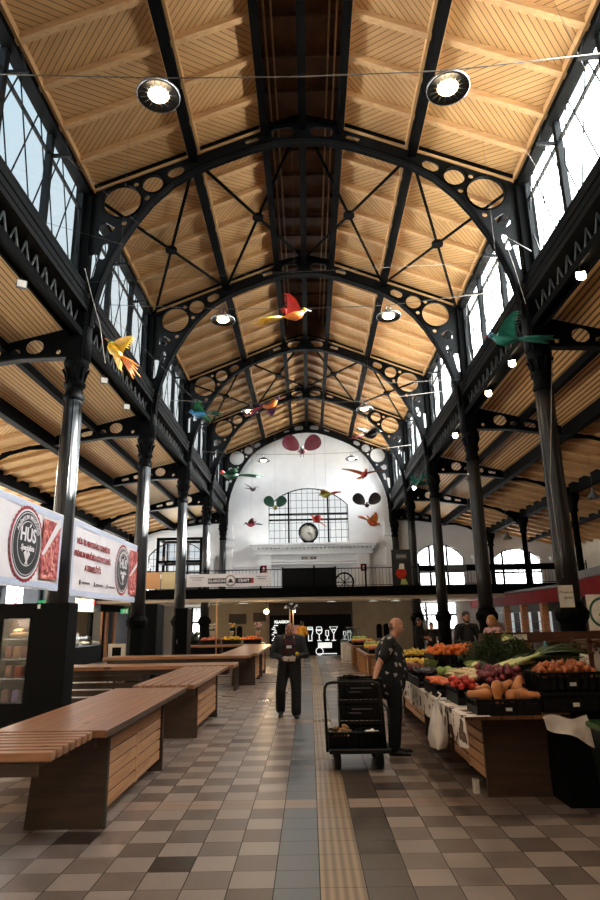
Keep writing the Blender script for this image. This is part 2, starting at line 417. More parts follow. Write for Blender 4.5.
# nave ceiling slopes
for side, s in (('left', -1), ('right', 1)):
    m = MB()
    def q(xa, xb, ya, yb, dz=0):
        za, zb = roofz(xa)+dz, roofz(xb)+dz
        m.add([(s*xa, ya, za), (s*xb, ya, zb), (s*xb, yb, zb), (s*xa, yb, za),
               (s*xa, ya, za+.08), (s*xb, ya, zb+.08), (s*xb, yb, zb+.08), (s*xa, yb, za+.08)],
              [(0, 1, 2, 3), (7, 6, 5, 4), (0, 4, 5, 1), (1, 5, 6, 2), (2, 6, 7, 3), (3, 7, 4, 0)])
    q(.9, 5.14, YB, YE+.3); q(0, .9, Y1+2*S+.1, YE+.3)
    c = struct('ceiling', m, K['board'], 'boarded %s slope of the nave ceiling' % side)
    ry = .623+.0
    k = 0; y = Y1-19*1.0012+.5*0
    while y < YE-.2:
        xi = .95 if y < Y1+2*S else .05
        r = MB()
        za, zb = roofz(xi), roofz(4.96)
        r.add([(s*xi, y-.065, za-.14), (s*4.96, y-.065, zb-.14), (s*4.96, y+.065, zb-.14), (s*xi, y+.065, za-.14),
               (s*xi, y-.065, za+.01), (s*4.96, y-.065, zb+.01), (s*4.96, y+.065, zb+.01), (s*xi, y+.065, za+.01)],
              [(0, 3, 2, 1), (7, 4, 5, 6), (0, 1, 5, 4), (1, 2, 6, 5), (2, 3, 7, 6), (3, 0, 4, 7)])
        r.obj('rafter', K['rafter'], c); y += 1.0012
    # light edge boards beside the purlins
    for xa in (.98, 2.46, 2.70, 4.90):
        MB().box(s*xa-.03, s*xa+.03, YB, YE-.1, roofz(xa)-.155, roofz(xa)+.005).obj('edge_board', K['trimwood'], c)
# lantern recess along the ridge
m = MB()
YL = Y1+2*S
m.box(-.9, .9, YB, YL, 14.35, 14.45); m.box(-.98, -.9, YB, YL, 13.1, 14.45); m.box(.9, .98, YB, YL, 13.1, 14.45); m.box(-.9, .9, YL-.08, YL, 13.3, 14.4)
lc = struct('ceiling', m, K['board_shaded'], 'boarded recess along the ridge of the nave ceiling')
y = Y1-19*1.0012
while y < YL-.3:
    MB().box(-.9, .9, y-.03, y+.03, 14.22, 14.33).obj('cross_batten', K['board_shaded'], lc); y += 1.0012
for s in (-1, 1):
    for xx in (.62, .76): MB().box(s*xx-.02, s*xx+.02, YB, YL-.1, 14.2-(xx-.6)*2, 14.28-(xx-.6)*2).obj('batten', K['rafter'], lc)

# purlins (long black beams)
PL = [(.9, .12, .30, 'purlin beside the ridge recess'), (2.58, .15, .30, 'purlin halfway up'), (5.04, .18, .24, 'eaves beam at the foot of')]
for s, side in ((-1, 'left'), (1, 'right')):
    for x, w, d, ds in PL:
        m = MB(); z = roofz(x); m.box(s*x-w/2, s*x+w/2, YB, YE, z-d, z+.03); m.box(s*x-w/2-.03, s*x+w/2+.03, YB, YE, z-d-.02, z-d+.01)
        tag(m.obj('roof_purlin', K['iron']), 'long black iron %s, %s slope of the nave roof' % (ds, side), 'beam')
m = MB(); m.box(-.05, .05, YB, YE, 13.12, 13.42); m.box(-.09, .09, YB, YE, 13.1, 13.13)
tag(m.obj('ridge_beam', K['iron']), 'long black iron ridge beam on the centre line of the nave roof', 'beam')

# nave trusses
INTR = [(0, 12.77), (.6, 12.73), (1.2, 12.57), (1.83, 12.32), (2.2, 12.16), (2.57, 11.98), (3.05, 11.66), (3.51, 11.18), (3.84, 10.71), (4.15, 10.16), (4.40, 9.6), (4.58, 9.06), (4.68, 8.59), (4.73, 8.0)]
def nave_truss(label, y):
    t = thing('roof_truss', label, 'truss', (0, y, 0), 0, None)
    top = [(5.2, 8.0), (5.2, 11.4), (4.95, roofz(4.95)-.03), (.95, roofz(.95)-.03), (.0, 13.5)]
    ol = [(-x, z) for x, z in INTR[::-1]]+INTR[1:]+top[:-1]+[(0, 13.5)]+[(-x, z) for x, z in top[:-1][::-1]]
    H = []
    for s in (-1, 1):
        for h in (circ(4.23, 11.22, .44), circ(3.54, 11.68, .25), circ(3.93, 11.68, .065, 10), circ(3.66, 11.30, .065, 10), circ(4.16, 10.64, .065, 10),
                  slot(2.93, 12.04, 3.08, 11.96, .12), slot(1.1, 12.87, 1.32, 12.8, .06), slot(.33, 13.05, .62, 13.02, .13), [(4.36, 10.52), (4.58, 10.66), (4.72, 10.62), (4.74, 10.4), (4.62, 10.3), (4.48, 10.34)],
                  slot(4.55, 10.05, 4.61, 9.78, .075), slot(4.80, 9.75, 4.88, 9.3, .10), slot(4.88, 8.8, 4.94, 8.4, .08)):
            H.append([(s*a, b) for a, b in h])
    vs, fs = plate2d(ol, H, .022, lambda x, y_, z: (x, z, y_))
    MB().add(vs, fs).obj('web', K['iron_grey'], t)  # web coloured lighter than the flanges for light on the spandrels
    # rims round the large openings
    for s in (-1, 1):
        r = MB()
        for cx, cz, rr in ((4.23, 11.22, .44), (3.54, 11.68, .25)):
            n = 24
            for i in range(n):
                a, b = 2*PI*i/n, 2*PI*(i+1)/n
                P = [(s*cx+(rr+e)*math.cos(q), cz+(rr+e)*math.sin(q)) for q in (a, b) for e in (0, .03)]
                for yy in (-.06, .06): pass
                r.add([(P[0][0], -.06, P[0][1]), (P[1][0], -.06, P[1][1]), (P[3][0], -.06, P[3][1]), (P[2][0], -.06, P[2][1]),
                       (P[0][0], .06, P[0][1]), (P[1][0], .06, P[1][1]), (P[3][0], .06, P[3][1]), (P[2][0], .06, P[2][1])],
                      [(0, 1, 2, 3), (7, 6, 5, 4), (0, 3, 7, 4), (1, 5, 6, 2)])
        r.obj('ring', K['iron'], t)
    def strip(pts, w, d, name):
        f = MB()
        for (a, b), (c, e) in zip(pts[:-1], pts[1:]):
            nx, nz = -(e-b), (c-a); L = math.hypot(nx, nz) or 1; nx, nz = nx/L*d, nz/L*d
            f.add([(a, -w, b), (c, -w, e), (c, w, e), (a, w, b), (a+nx, -w, b+nz), (c+nx, -w, e+nz), (c+nx, w, e+nz), (a+nx, w, b+nz)],
                  [(0, 1, 2, 3), (7, 6, 5, 4), (0, 4, 5, 1), (1, 5, 6, 2), (2, 6, 7, 3), (3, 7, 4, 0)])
        f.obj(name, K['iron'], t)
    strip([(-x, z) for x, z in INTR[::-1]]+INTR[1:], .13, .035, 'arch_flange')
    strip([(-4.95, roofz(4.95)-.08), (-.95, roofz(.95)-.08), (0, 13.42), (.95, roofz(.95)-.08), (4.95, roofz(4.95)-.08)], .13, .05, 'top_flange')
    return t
ORD = ['nearest the camera overhead', 'second of five visible down the nave', 'third of five visible down the nave', 'fourth of five down the nave', 'last one, against the white end wall']
t0 = nave_truss('pierced black iron arch truss, ' + ORD[0], Y1)
for n in range(1, 5): dup(t0, (0, Y1+n*S, 0), label='pierced black iron arch truss, ' + ORD[n])
dup(t0, (0, Y1-S, 0), label='pierced black iron arch truss, above the camera just out of the picture')

# diagonal wind bracing rods in the first and third bay
for n, nm in ((0, 'between the first and second arches'), (2, 'between the third and fourth arches')):
    ya, yb = Y1+n*S+.2, Y1+(n+1)*S-.2
    for s, side in ((-1, 'left'), (1, 'right')):
        for xa, xb, w in ((.1, 2.5, 'upper'), (2.65, 4.85, 'lower')):
            def P(x, y): return (s*x, y, roofz(x)-.22)
            t = thing('wind_brace', 'crossed black rods, %s %s roof, %s' % (w, side, nm), 'brace')
            f = .55
            MB().cyl(P(xa, yb), P(xb, ya), .042, n=6).obj('rod', K['iron'], t)
            MB().cyl(P(xa, ya), P(xb, yb), .042, n=6).obj('rod', K['iron'], t)
            cxm = P((xa+xb)/2, (ya+yb)/2)
            MB().cyl((cxm[0], cxm[1], cxm[2]-.05), (cxm[0], cxm[1], cxm[2]+.05), .16, n=12).obj('hub_plate', K['iron'], t)

# columns
def column(label, x, y, s):
    t = thing('iron_column', label, 'column', (x, y, 0))
    # s: +1 column of the right row (nave lies towards -X)
    MB().lathe([(.31, 0), (.31, .12), (.27, .18), (.25, .3), (.24, 1.55), (.26, 1.6), (.31, 1.66), (.32, 1.78), (.29, 1.84), (.24, 1.9), (.23, 1.96)], n=12, smooth=False).obj('pedestal', K['iron'], t)
    MB().lathe([(.205, 1.9), (.195, 3), (.18, 5), (.172, 6.5)], n=24).obj('shaft', K['iron_col'], t)
    f = MB()
    for a in (20, 65, 115, 160, 200, 245, 295, 340):
        ca, sa = math.cos(math.radians(a)), math.sin(math.radians(a))
        f.cyl((.196*ca, .196*sa, 2.1), (.175*ca, .175*sa, 6.3), .011, n=5)
    f.obj('bead', K['iron_col'], t)
    MB().lathe([(.175, 6.3), (.21, 6.34), (.21, 6.42), (.18, 6.46), (.18, 6.6), (.22, 6.63), (.225, 6.7), (.185, 6.74), (.185, 6.86), (.21, 6.95), (.23, 7.05), (.26, 7.1), (.26, 7.2), (.22, 7.24)], n=16).obj('capital', K['iron'], t)
    lf = MB()
    for i in range(8):
        a = 2*PI*i/8+.2; c_, s_ = math.cos(a), math.sin(a)
        lf.tube([(.18*c_, .18*s_, 6.75), (.215*c_, .215*s_, 6.92), (.27*c_, .27*s_, 7.02), (.24*c_, .24*s_, 6.96)], [.025, .034, .03, .018], n=6)
    lf.obj('capital_leaf', K['iron'], t)
    p = MB(); p.box(-.17, .17, -.19, .19, 7.2, 8.3); p.box(-.10 if s > 0 else -.28, .28 if s > 0 else .10, -.15, .15, 8.3, 11.5)
    p.obj('pier', K['iron'], t)
    h = MB(); h.cyl((-s*.17, 0, 7.2), (-s*.17, 0, 8.5), .12, n=12); h.cyl((-s*.17, 0, 8.0), (-s*.17, 0, 8.08), .15, n=12)
    h.obj('half_column', K['iron_grey'], t)
    return t
OC = ['nearest', 'second', 'third', 'fourth', 'fifth, at the end wall,']
cl = column('slim black cast iron column, nearest of the left row, between the two meat banners', -5, Y1, -1)
cR = column('slim black cast iron column, nearest of the right row, with a paper sign on it', 5, Y1, 1)
LL = ['', 'slim black cast iron column, second of the left row, where the second banner ends', 'slim black cast iron column, third of the left row, in front of the gallery banner',
      'slim black cast iron column, fourth of the left row, passing behind the gallery banner', 'slim black cast iron column, last of the left row, against the end wall']
RL = ['', 'slim black cast iron column, second of the right row, rising behind the vegetable stall', 'slim black cast iron column, third of the right row, just in front of the gallery',
      'slim black cast iron column, fourth of the right row, beside the gallery poster', 'slim black cast iron column, last of the right row, against the end wall']
for n in range(1, 5):
    dup(cl, (-5, Y1+n*S, 0), label=LL[n]); dup(cR, (5, Y1+n*S, 0), label=RL[n])

# clerestory girders, lattice, windows
wn_i = [0]
def clerestory(s, ya, yb, side, ordn, vis):
    x = s*5
    g = thing('lattice_girder', 'black riveted girder with zigzag lattice below the %s clerestory, %s' % (side, ordn), 'girder', (x, ya, 0))
    L = yb-ya
    b = MB(); b.box(-.12, .12, 0, L, 8.45, 8.95); b.box(-.13, .13, 0, L, 8.93, 9.0); b.box(-.15, .15, 0, L, 8.74, 8.79); b.box(-.19, .19, 0, L, 8.35, 8.47); b.box(-.15, .15, 0, L, 8.56, 8.62)
    b.obj('beam', K['iron_grey'], g)
    zz = MB(); n = 13; w = (L-.4)/n
    for i in range(n):
        y0 = .2+i*w
        zz.cyl((0, y0, 8.36), (0, y0+w/2, 7.86), .022, n=5); zz.cyl((0, y0+w/2, 7.86), (0, y0+w, 8.36), .022, n=5)
    zz.obj('lattice', K['lattice'], g)
    c = MB(); c.box(-.13, .13, .15, L-.15, 7.78, 7.87); c.box(-.15, -.11, .15, L-.15, 7.72, 7.87); c.box(.11, .15, .15, L-.15, 7.72, 7.87)
    c.obj('bottom_chord', K['iron'], g)
    # window
    wn_i[0] += 1
    w_ = bpy.data.objects.new('window_%d' % wn_i[0], None); C.objects.link(w_); w_['kind'] = 'structure'; w_.location = (s*5.12, ya, 0)
    w_['label'] = '%s clerestory window band with diamond glazing, %s' % (side, ordn)
    fr = MB(); fr.box(-.05, .05, .2, L-.2, 9.0, 9.07); fr.box(-.03, .03, 0, L, 11.44, 11.52); fr.box(-.03, .03, .1, L-.1, 10.83, 10.88)
    for yy in (L/3, 2*L/3): fr.box(-.06, .06, yy-.07, yy+.07, 9.0, 11.45)
    for yy in (.2, L-.2): fr.box(-.05, .05, yy-.05, yy+.05, 9.0, 11.45)
    fr.obj('window_frame', K['iron_grey'], w_)
    MB().box(-.006, .006, .2, L-.2, 9.03, 11.45).obj('glass_pane', K['glass'], w_)
    mu = MB()
    for k in range(3):
        a, b2 = k*L/3+.12, (k+1)*L/3-.12; wd = (b2-a); 
        def ln(u0, v0, u1, v1): mu.cyl((.0, a+u0*wd, 9.12+v0*2.3), (.0, a+u1*wd, 9.12+v1*2.3), .015, n=4)
        # two full diamonds side by side and a half one above and below
        for u in (0, .5):
            ln(u, .5, u+.25, 1); ln(u+.25, 1, u+.5, .5); ln(u, .5, u+.25, 0); ln(u+.25, 0, u+.5, .5)
    mu.obj('lead_bars', K['iron_grey'], w_)
    fa = MB(); fa.box(-.02, .04, 0, L, 11.5, 11.75); fa.obj('head_fascia', K['iron'], w_)
    # brackets at the mullions
    for yy in (L/3, 2*L/3):
        br = MB(); br.box(-s*.45 if s > 0 else 0, 0 if s > 0 else .45, yy-.03, yy+.03, 10.8, 10.86)
        br.cyl((-s*.42, yy, 10.85), (-s*.3, yy, 11.25), .015, n=5)
        br.obj('bracket', K['iron_grey'], w_)
for s, side in ((-1, 'left'), (1, 'right')):
    for n in range(-3, 4):
        o = ['nearest bay in view', 'second bay', 'third bay', 'fourth bay', 'farthest bay'][n+1] if n >= -1 else ('bay above the camera' if n == -2 else 'bay behind the camera')
        clerestory(s, Y1+n*S, Y1+(n+1)*S, side, o, n >= -1)

# aisles
def aisle_truss(label, s, y):
    t = thing('aisle_truss', label, 'truss', (0, y, 0))
    top = [(5.2, aislez(5.2)-.02), (7.8, aislez(7.8)-.02)]
    ol = [(5.2, 7.33), (6.2, 7.30), (7.8, 7.08), (7.8, aislez(7.8)-.02), (5.2, aislez(5.2)-.02)]
    H = [circ(5.95, 7.58, .20, 24, .17), circ(5.42, 7.45, .055, 10), circ(6.35, 7.46, .10, 16, .08), slot(6.75, 7.43, 6.95, 7.39, .08), slot(7.25, 7.32, 7.45, 7.28, .05)]
    vs, fs = plate2d([(s*a, b) for a, b in ol], [[(s*a, b) for a, b in h] for h in H], .02, lambda x, y_, z: (x, z, y_))
    MB().add(vs, fs).obj('inner_web', K['iron'], t)
    f = MB()
    for (a, b), (c, d) in (((5.2, 7.33), (6.2, 7.3)), ((6.2, 7.3), (7.8, 7.08))):
        f.add([(s*a, -.1, b), (s*c, -.1, d), (s*c, .1, d), (s*a, .1, b), (s*a, -.1, b-.04), (s*c, -.1, d-.04), (s*c, .1, d-.04), (s*a, .1, b-.04)], [(0, 1, 2, 3), (7, 6, 5, 4), (0, 4, 5, 1), (1, 5, 6, 2), (2, 6, 7, 3), (3, 7, 4, 0)])
    f.obj('bottom_flange', K['iron_grey'], t)
    arc = [(8.0, 7.0), (8.6, 6.98), (9.2, 6.82), (9.8, 6.5), (10.3, 6.0)]
    ol = arc+[(10.3, aislez(10.3)-.02), (8.0, aislez(8)-.02)]
    H = [slot(8.3, 7.14, 8.55, 7.10, .05), slot(8.85, 7.04, 9.1, 6.97, .06), slot(9.5, 6.83, 9.7, 6.76, .05)]
    vs, fs = plate2d([(s*a, b) for a, b in ol], [[(s*a, b) for a, b in h] for h in H], .02, lambda x, y_, z: (x, z, y_))
    MB().add(vs, fs).obj('outer_web', K['iron'], t)
    MB().tube([(s*a, 0, b) for a, b in arc], .05, n=6).obj('arch_rib', K['iron'], t)
    return t
for s, side in ((-1, 'left'), (1, 'right')):
    t0 = aisle_truss('pierced black iron bracket truss of the %s aisle, nearest in view' % side, s, Y1)
    for n in (1, 2, 3, 4, -1):
        o = {1: 'second', 2: 'third', 3: 'fourth', 4: 'last, at the end wall', -1: 'beside the camera, out of the picture'}[n]
        dup(t0, (0, Y1+n*S, 0), label='pierced black iron bracket truss of the %s aisle, %s' % (side, o))
    # ceilings
    def slope(m, xa, xb, f=aislez):
        za, zb = f(xa), f(xb)
        m.add([(s*xa, YB, za), (s*xb, YB, zb), (s*xb, YE+.3, zb), (s*xa, YE+.3, za), (s*xa, YB, za+.1), (s*xb, YB, zb+.1), (s*xb, YE+.3, zb+.1), (s*xa, YE+.3, za+.1)],
              [(0, 1, 2, 3), (7, 6, 5, 4), (0, 4, 5, 1), (1, 5, 6, 2), (2, 6, 7, 3), (3, 7, 4, 0)])
    m = MB(); slope(m, 5.14, 8.0); struct('ceiling', m, K['slat' if s > 0 else 'slatfine'], 'slatted inner strip of the %s aisle ceiling' % side)
    m = MB(); slope(m, 8.0, 15.2); c = struct('ceiling', m, K['board2' if s > 0 else 'board2lit'], 'boarded outer strip of the %s aisle ceiling' % side)
    y = Y1-18*1.0012
    while y < YE-.2:
        r = MB(); xa, xb = 8.05, 15.0; za, zb = aislez(xa), aislez(xb)
        r.add([(s*xa, y-.05, za-.13), (s*xb, y-.05, zb-.13), (s*xb, y+.05, zb-.13), (s*xa, y+.05, za-.13), (s*xa, y-.05, za), (s*xb, y-.05, zb), (s*xb, y+.05, zb), (s*xa, y+.05, za)],
              [(0, 3, 2, 1), (7, 4, 5, 6), (0, 1, 5, 4), (1, 2, 6, 5), (2, 3, 7, 6), (3, 0, 4, 7)])
        r.obj('rafter', K['rafter'], c); y += 1.0012
    for x, w, d, ds in ((6.6, .09, .2, 'slim purlin across the slats'), (7.95, .17, .36, 'deep beam between slats and boards'), (10.4, .2, .38, 'deep beam over the outer columns'), (12.8, .14, .22, 'purlin towards the outer wall')):
        m = MB(); z = aislez(x); m.box(s*x-w/2, s*x+w/2, YB, YE, z-d, z+.02); m.box(s*x-w/2-.03, s*x+w/2+.03, YB, YE, z-d-.02, z-d+.02)
        tag(m.obj('aisle_beam', K['iron']), 'long black iron %s, %s aisle ceiling' % (ds, side), 'beam')
    # flat wall plate above aisle ceiling up to the girder
    struct('wall_%s_upper' % side, MB().box(min(s*5.22, s*5.3), max(s*5.22, s*5.3), YB, YE, 8.03, 9.2), K['iron'])

for s, side in ((-1, 'left'), (1, 'right')):
    m = MB(); xa, xb = 5.3, 15.6; za, zb = aislez(xa)+.2, aislez(xb)+.2
    m.add([(s*xa, YB-.3, za), (s*xb, YB-.3, zb), (s*xb, YE+.6, zb), (s*xa, YE+.6, za), (s*xa, YB-.3, za+.05), (s*xb, YB-.3, zb+.05), (s*xb, YE+.6, zb+.05), (s*xa, YE+.6, za+.05)],
          [(0, 1, 2, 3), (7, 6, 5, 4), (0, 4, 5, 1), (1, 5, 6, 2), (2, 6, 7, 3), (3, 7, 4, 0)])
    struct('trim_%d' % (20+s), m, K['tin'], 'pale metal roof over the %s aisle' % side)

# outer aisle columns (slimmer)
def outer_col(label, x, y):
    t = thing('outer_column', label, 'column', (x, y, 0))
    MB().lathe([(.2, 0), (.2, .9), (.16, 1.0), (.13, 1.1), (.12, 5.6)], n=12).obj('shaft', K['iron'], t)
    MB().lathe([(.12, 5.6), (.2, 5.7), (.15, 5.8), (.2, 6.0), (.28, 6.2), (.28, 6.34)], n=12).obj('capital', K['iron'], t)
    return t
o0 = None
for s, side in ((-1, 'left'), (1, 'right')):
    for n, w in ((2, 'third bay line'), (3, 'fourth bay line'), (4, 'near the end wall')):
        lb = 'slender black iron column of the outer %s aisle row, %s' % (side, w)
        if o0 is None: o0 = outer_col(lb, s*10.4, Y1+n*S-.3*(n == 4))
        else: dup(o0, (s*10.4, Y1+n*S-.3*(n == 4), 0), label=lb)

# end wall with arched openings
def arch_open(x0, x1, z0, zs, za, n=14):
    # segmental arch
    w = (x1-x0)/2; h = za-zs; R = (w*w+h*h)/(2*h); cx = (x0+x1)/2; cz = za-R
    a0 = math.asin(w/R); P = [(x0, z0), (x1, z0)]
    for i in range(n+1):
        a = a0-2*a0*i/n; P.append((cx+R*math.sin(a), cz+R*math.cos(a)))
    return P
OPEN = [arch_open(-2.36, 2.36, 5.96, 8.35, 9.38), arch_open(-9.4, -6.05, 3.3, 5.5, 6.35), arch_open(6.05, 8.95, 3.3, 5.1, 5.9), arch_open(10.55, 13.4, 3.5, 4.9, 5.55), arch_open(-13.4, -10.6, 3.5, 4.9, 5.5),
        [(-7.4, .9), (-6.1, .9), (-6.1, 2.55), (-7.4, 2.55)], [(5.7, 1.1), (8.3, 1.1), (8.3, 2.6), (5.7, 2.6)], [(10.6, 1.0), (13.4, 1.0), (13.4, 2.5), (10.6, 2.5)]]
ol = [(-15.2, 0), (15.2, 0), (15.2, aislez(15.2)), (5.14, aislez(5.14)), (5.14, roofz(5.14)), (0, 13.62), (-5.14, roofz(5.14)), (-5.14, aislez(5.14)), (-15.2, aislez(15.2))]
vs, fs = plate2d(ol, OPEN, .16, lambda x, y_, z: (x, z, y_))
ew = MB().add(vs, fs).obj('wall_end', K['white']); ew['kind'] = 'structure'; ew.location = (0, YE+.16, 0)
def end_window(i, x0, x1, z0, zs, za, posts, rails, grid, label):
    wn_i[0] += 1
    w_ = bpy.data.objects.new('window_%d' % wn_i[0], None); C.objects.link(w_); w_['kind'] = 'structure'; w_.location = (0, YE+.1, 0); w_['label'] = label
    P = arch_open(x0, x1, z0, zs, za) if za > zs else [(x0, z0), (x1, z0), (x1, zs), (x0, zs)]
    f = MB(); f.tube([(a, 0, b) for a, b in P], .06, n=6, smooth=False, closed=True)
    for p in posts: f.box(p-.05, p+.05, -.05, .05, z0, za+.12)
    for r in rails: f.box(x0, x1, -.05, .05, r-.05, r+.05)
    f.obj('window_frame', K['iron'], w_)
    g = MB(); w = (x1-x0)/2; cx = (x0+x1)/2
    def top(x):
        if za <= zs: return zs
        h = za-zs; R = (w*w+h*h)/(2*h); return za-R+math.sqrt(max(R*R-(x-cx)**2, 0))
    x = x0+grid
    while x < x1-.05: g.box(x-.012, x+.012, -.015, .015, z0, top(x)); x += grid
    z = z0+grid*1.35
    while z < za-.1:
        hw = w if z < zs else w*math.sqrt(max(0, 1-((z-zs)/max(za-zs, .01))**1.2))
        g.box(cx-hw, cx+hw, -.015, .015, z-.012, z+.012); z += grid*1.35
    g.obj('muntins', K['iron_grey'], w_)
    vs, fs = plate2d(P, [], .004, lambda a, b, c: (a, c+.03, b)); MB().add(vs, fs).obj('glass_pane', K['frost'], w_)
K['frost'] = glass_mat('hazy_end_window_glass', (.96, .98, 1), .05)
end_window(0, -2.36, 2.36, 5.96, 8.35, 9.38, (-1.17, 1.17), (7.82, 7.48), .33, 'large arched window above the clock in the end wall')
end_window(1, -9.4, -6.05, 3.3, 5.5, 6.35, (-8.3, -7.1), (4.5,), .3, 'arched end window of the left aisle')
end_window(2, 6.05, 8.95, 3.3, 5.1, 5.9, (7.0, 8.0), (4.55, 4.3), .3, 'arched end window of the right aisle')
end_window(3, 10.55, 13.4, 3.5, 4.9, 5.55, (11.2, 12.8), (4.45, 4.2), .3, 'arched end window at the far right')
end_window(4, -13.4, -10.6, 3.5, 4.9, 5.5, (-12.6, -11.4), (4.45,), .3, 'arched end window at the far left')
end_window(5, -7.4, -6.1, .9, 2.55, 2.55, (-6.75,), (1.7,), .3, 'square window under the gallery on the left')
end_window(6, 5.7, 8.3, 1.1, 2.6, 2.6, (6.6, 7.5), (1.9,), .3, 'square window under the gallery on the right')
end_window(7, 10.6, 13.4, 1.0, 2.5, 2.5, (12,), (1.8,), .3, 'square window under the gallery at the far right')

# side walls and the wall behind the camera
struct('wall_right', MB().box(15, 15.3, YB, YE+.3, 0, aislez(15)+.1), K['cream'])
m = MB(); m.box(-15.3, -15, YB, YE+.3, 0, 2.9); m.box(-15.3, -15, YB, YE+.3, 5.3, aislez(15)+.1)
y = YB
while y < YE: m.box(-15.3, -15, y, min(y+.35, YE+.3), 2.9, 5.3); y += 3.0
struct('wall_left', m, K['cream'])
wn_i[0] += 1  # unseen windows added to bring daylight into the left aisle
w_ = bpy.data.objects.new('window_%d' % wn_i[0], None); C.objects.link(w_); w_['kind'] = 'structure'; w_['label'] = 'unseen windows added in the outer wall of the left aisle to let in light'
MB().box(-15.16, -15.15, YB, YE, 2.9, 5.3).obj('glass_pane', K['glass'], w_)
m = MB(); y = YB+2
while y < YE: m.box(-15.2, -15.1, y-.03, y+.03, 2.9, 5.3); y += 3.0
m.box(-15.19, -15.11, YB, YE, 4.2, 4.26); m.obj('window_frame', K['iron'], w_)
ol = [(-15.2, 0), (15.2, 0), (15.2, aislez(15.2)), (5.14, aislez(5.14)), (5.14, roofz(5.14)), (0, 14.4), (-5.14, roofz(5.14)), (-5.14, aislez(5.14)), (-15.2, aislez(15.2))]
vs, fs = plate2d(ol, [], .15, lambda x, y_, z: (x, z, y_))
ew = MB().add(vs, fs).obj('wall_front', K['cream']); ew['kind'] = 'structure'; ew.location = (0, YB-.1, 0)

# stucco order below the big window
m = MB()
m.box(-3.3, 3.85, 36.35, 37, 5.78, 5.92); m.box(-3.45, 4.0, 36.2, 37, 5.92, 6.02); m.box(-3.1, 3.65, 36.5, 37, 5.4, 5.66)
x = -3.1
while x < 3.7: m.box(x, x+.12, 36.42, 36.55, 5.66, 5.78); x += .24
m.box(-3.3, 3.85, 36.4, 37, 5.66, 5.70)
m.box(-2.9, -2.2, 36.6, 37, 3.15, 5.4); m.box(2.75, 3.45, 36.6, 37, 3.15, 5.4); m.box(-2.2, 2.75, 36.72, 37, 4.85, 4.95)
m.box(-2.2, 2.75, 36.78, 37, 5.0, 5.4)
struct('trim_1', m, K['stucco'], 'white stucco cornice and pilasters below the end window')
m = MB()
for x0, x1 in ((-4.95, -4.45), (4.45, 4.95)):
    m.box(x0, x1, 36.7, 37, 3.15, 5.9); m.box(x0-.08, x1+.08, 36.6, 37, 5.9, 6.1); m.box(x0-.05, x1+.05, 36.65, 37, 6.4, 6.5)
    m.box(x0, x1, 36.75, 37, 6.5, 7.2)
m.box(-4.45, -2.9, 36.86, 37, 4.75, 4.83); m.box(3.45, 4.45, 36.86, 37, 4.75, 4.83)
struct('trim_2', m, K['stucco'], 'white corner pilasters of the nave end wall')
m = MB()
for x in (-5.8, 9.75, 5.7, 14.2, -10.1):
    m.box(x-.28, x+.28, 36.75, 37, 3.15, 5.6-.04*abs(x)); m.box(x-.36, x+.36, 36.65, 37, 5.45-.04*abs(x), 5.6-.04*abs(x))
struct('trim_3', m, K['stucco'], 'cream pilasters between the aisle end windows')

# gallery
YG = 29.8
m = MB(); m.box(-15, 15, YG, YG+.25, 2.78, 3.16); m.box(-15, 15, YG-.05, YG+.3, 3.12, 3.2); m.box(-15, 15, YG-.04, YG+.3, 2.76, 2.81)
tag(m.obj('gallery_beam', K['iron']), 'long black front beam of the gallery crossing the far end of the hall', 'beam')
g = struct('trim_4', MB().box(-15, 15, YG+.02, 36.95, 2.62, 2.76), K['cream'], 'pale underside of the gallery floor')
struct('trim_5', MB().box(-15, 15, YG+.26, 36.95, 2.77, 3.05), K['grey'], 'gallery floor slab')
def railing(label, x0, x1):
    t = thing('gallery_railing', label, 'railing', (x0, YG+.1, 3.2)); L = x1-x0
    r = MB(); r.box(0, L, -.02, .02, .82, .86); r.box(0, L, -.02, .02, .04, .07); r.obj('handrail', K['iron'], t)
    MB().box(0, .04, -.02, .02, 0, 1.0).obj('post', K['iron'], t); MB().box(L-.04, L, -.02, .02, 0, 1.0).obj('post', K['iron'], t)
    b0 = MB().cyl((.16, 0, .05), (.16, 0, .83), .009, n=5).obj('baluster', K['iron'], t); x = .32
    while x < L-.08:
        b = b0.copy(); C.objects.link(b); b.location = (x-.16, 0, 0); x += .16
    return t
xs = [-14.4, -12, -9.6, -7.5, -4.9, -2.3, 0.2, 2.6, 5.1, 7.8, 10.3, 12.9]
wh = ['far left end', 'left of the left arched window', 'below the left arched window', 'behind the orange screens', 'behind the wide white banner', 'left of the dark shutter box', 'right part behind the dark shutter box', 'below the right red sign', 'right of the tall poster', 'below the right aisle window', 'towards the far right window', ]
for i in range(11): railing('thin black bar railing on the gallery edge, %s' % wh[i], xs[i], xs[i+1])

# wall and shop front below the gallery
YS = 33.5
m = MB(); m.box(-5.3, -2.15, YS, YS+.2, 0, 2.62); m.box(2.15, 5.4, YS, YS+.2, 0, 2.62); struct('wall_under_gallery', m, pmat('shade_toned_cream_wall', (150, 138, 120), (136, 124, 106), 2, rough=.85))  # cream plaster coloured darker for the shade under the gallery
struct('trim_6', MB().box(-2.15, 2.15, YS-.05, YS+.15, 2.0, 2.62), K['darkbrown'], 'dark brown header over the wine bar front')

for x0, x1 in ((5.4, 15),):
    tag(MB().box(x0, x1, 36.2, 36.4, 4.28, 4.62).obj('cross_beam', K['iron']), 'dark horizontal beam before the right aisle end windows', 'beam')

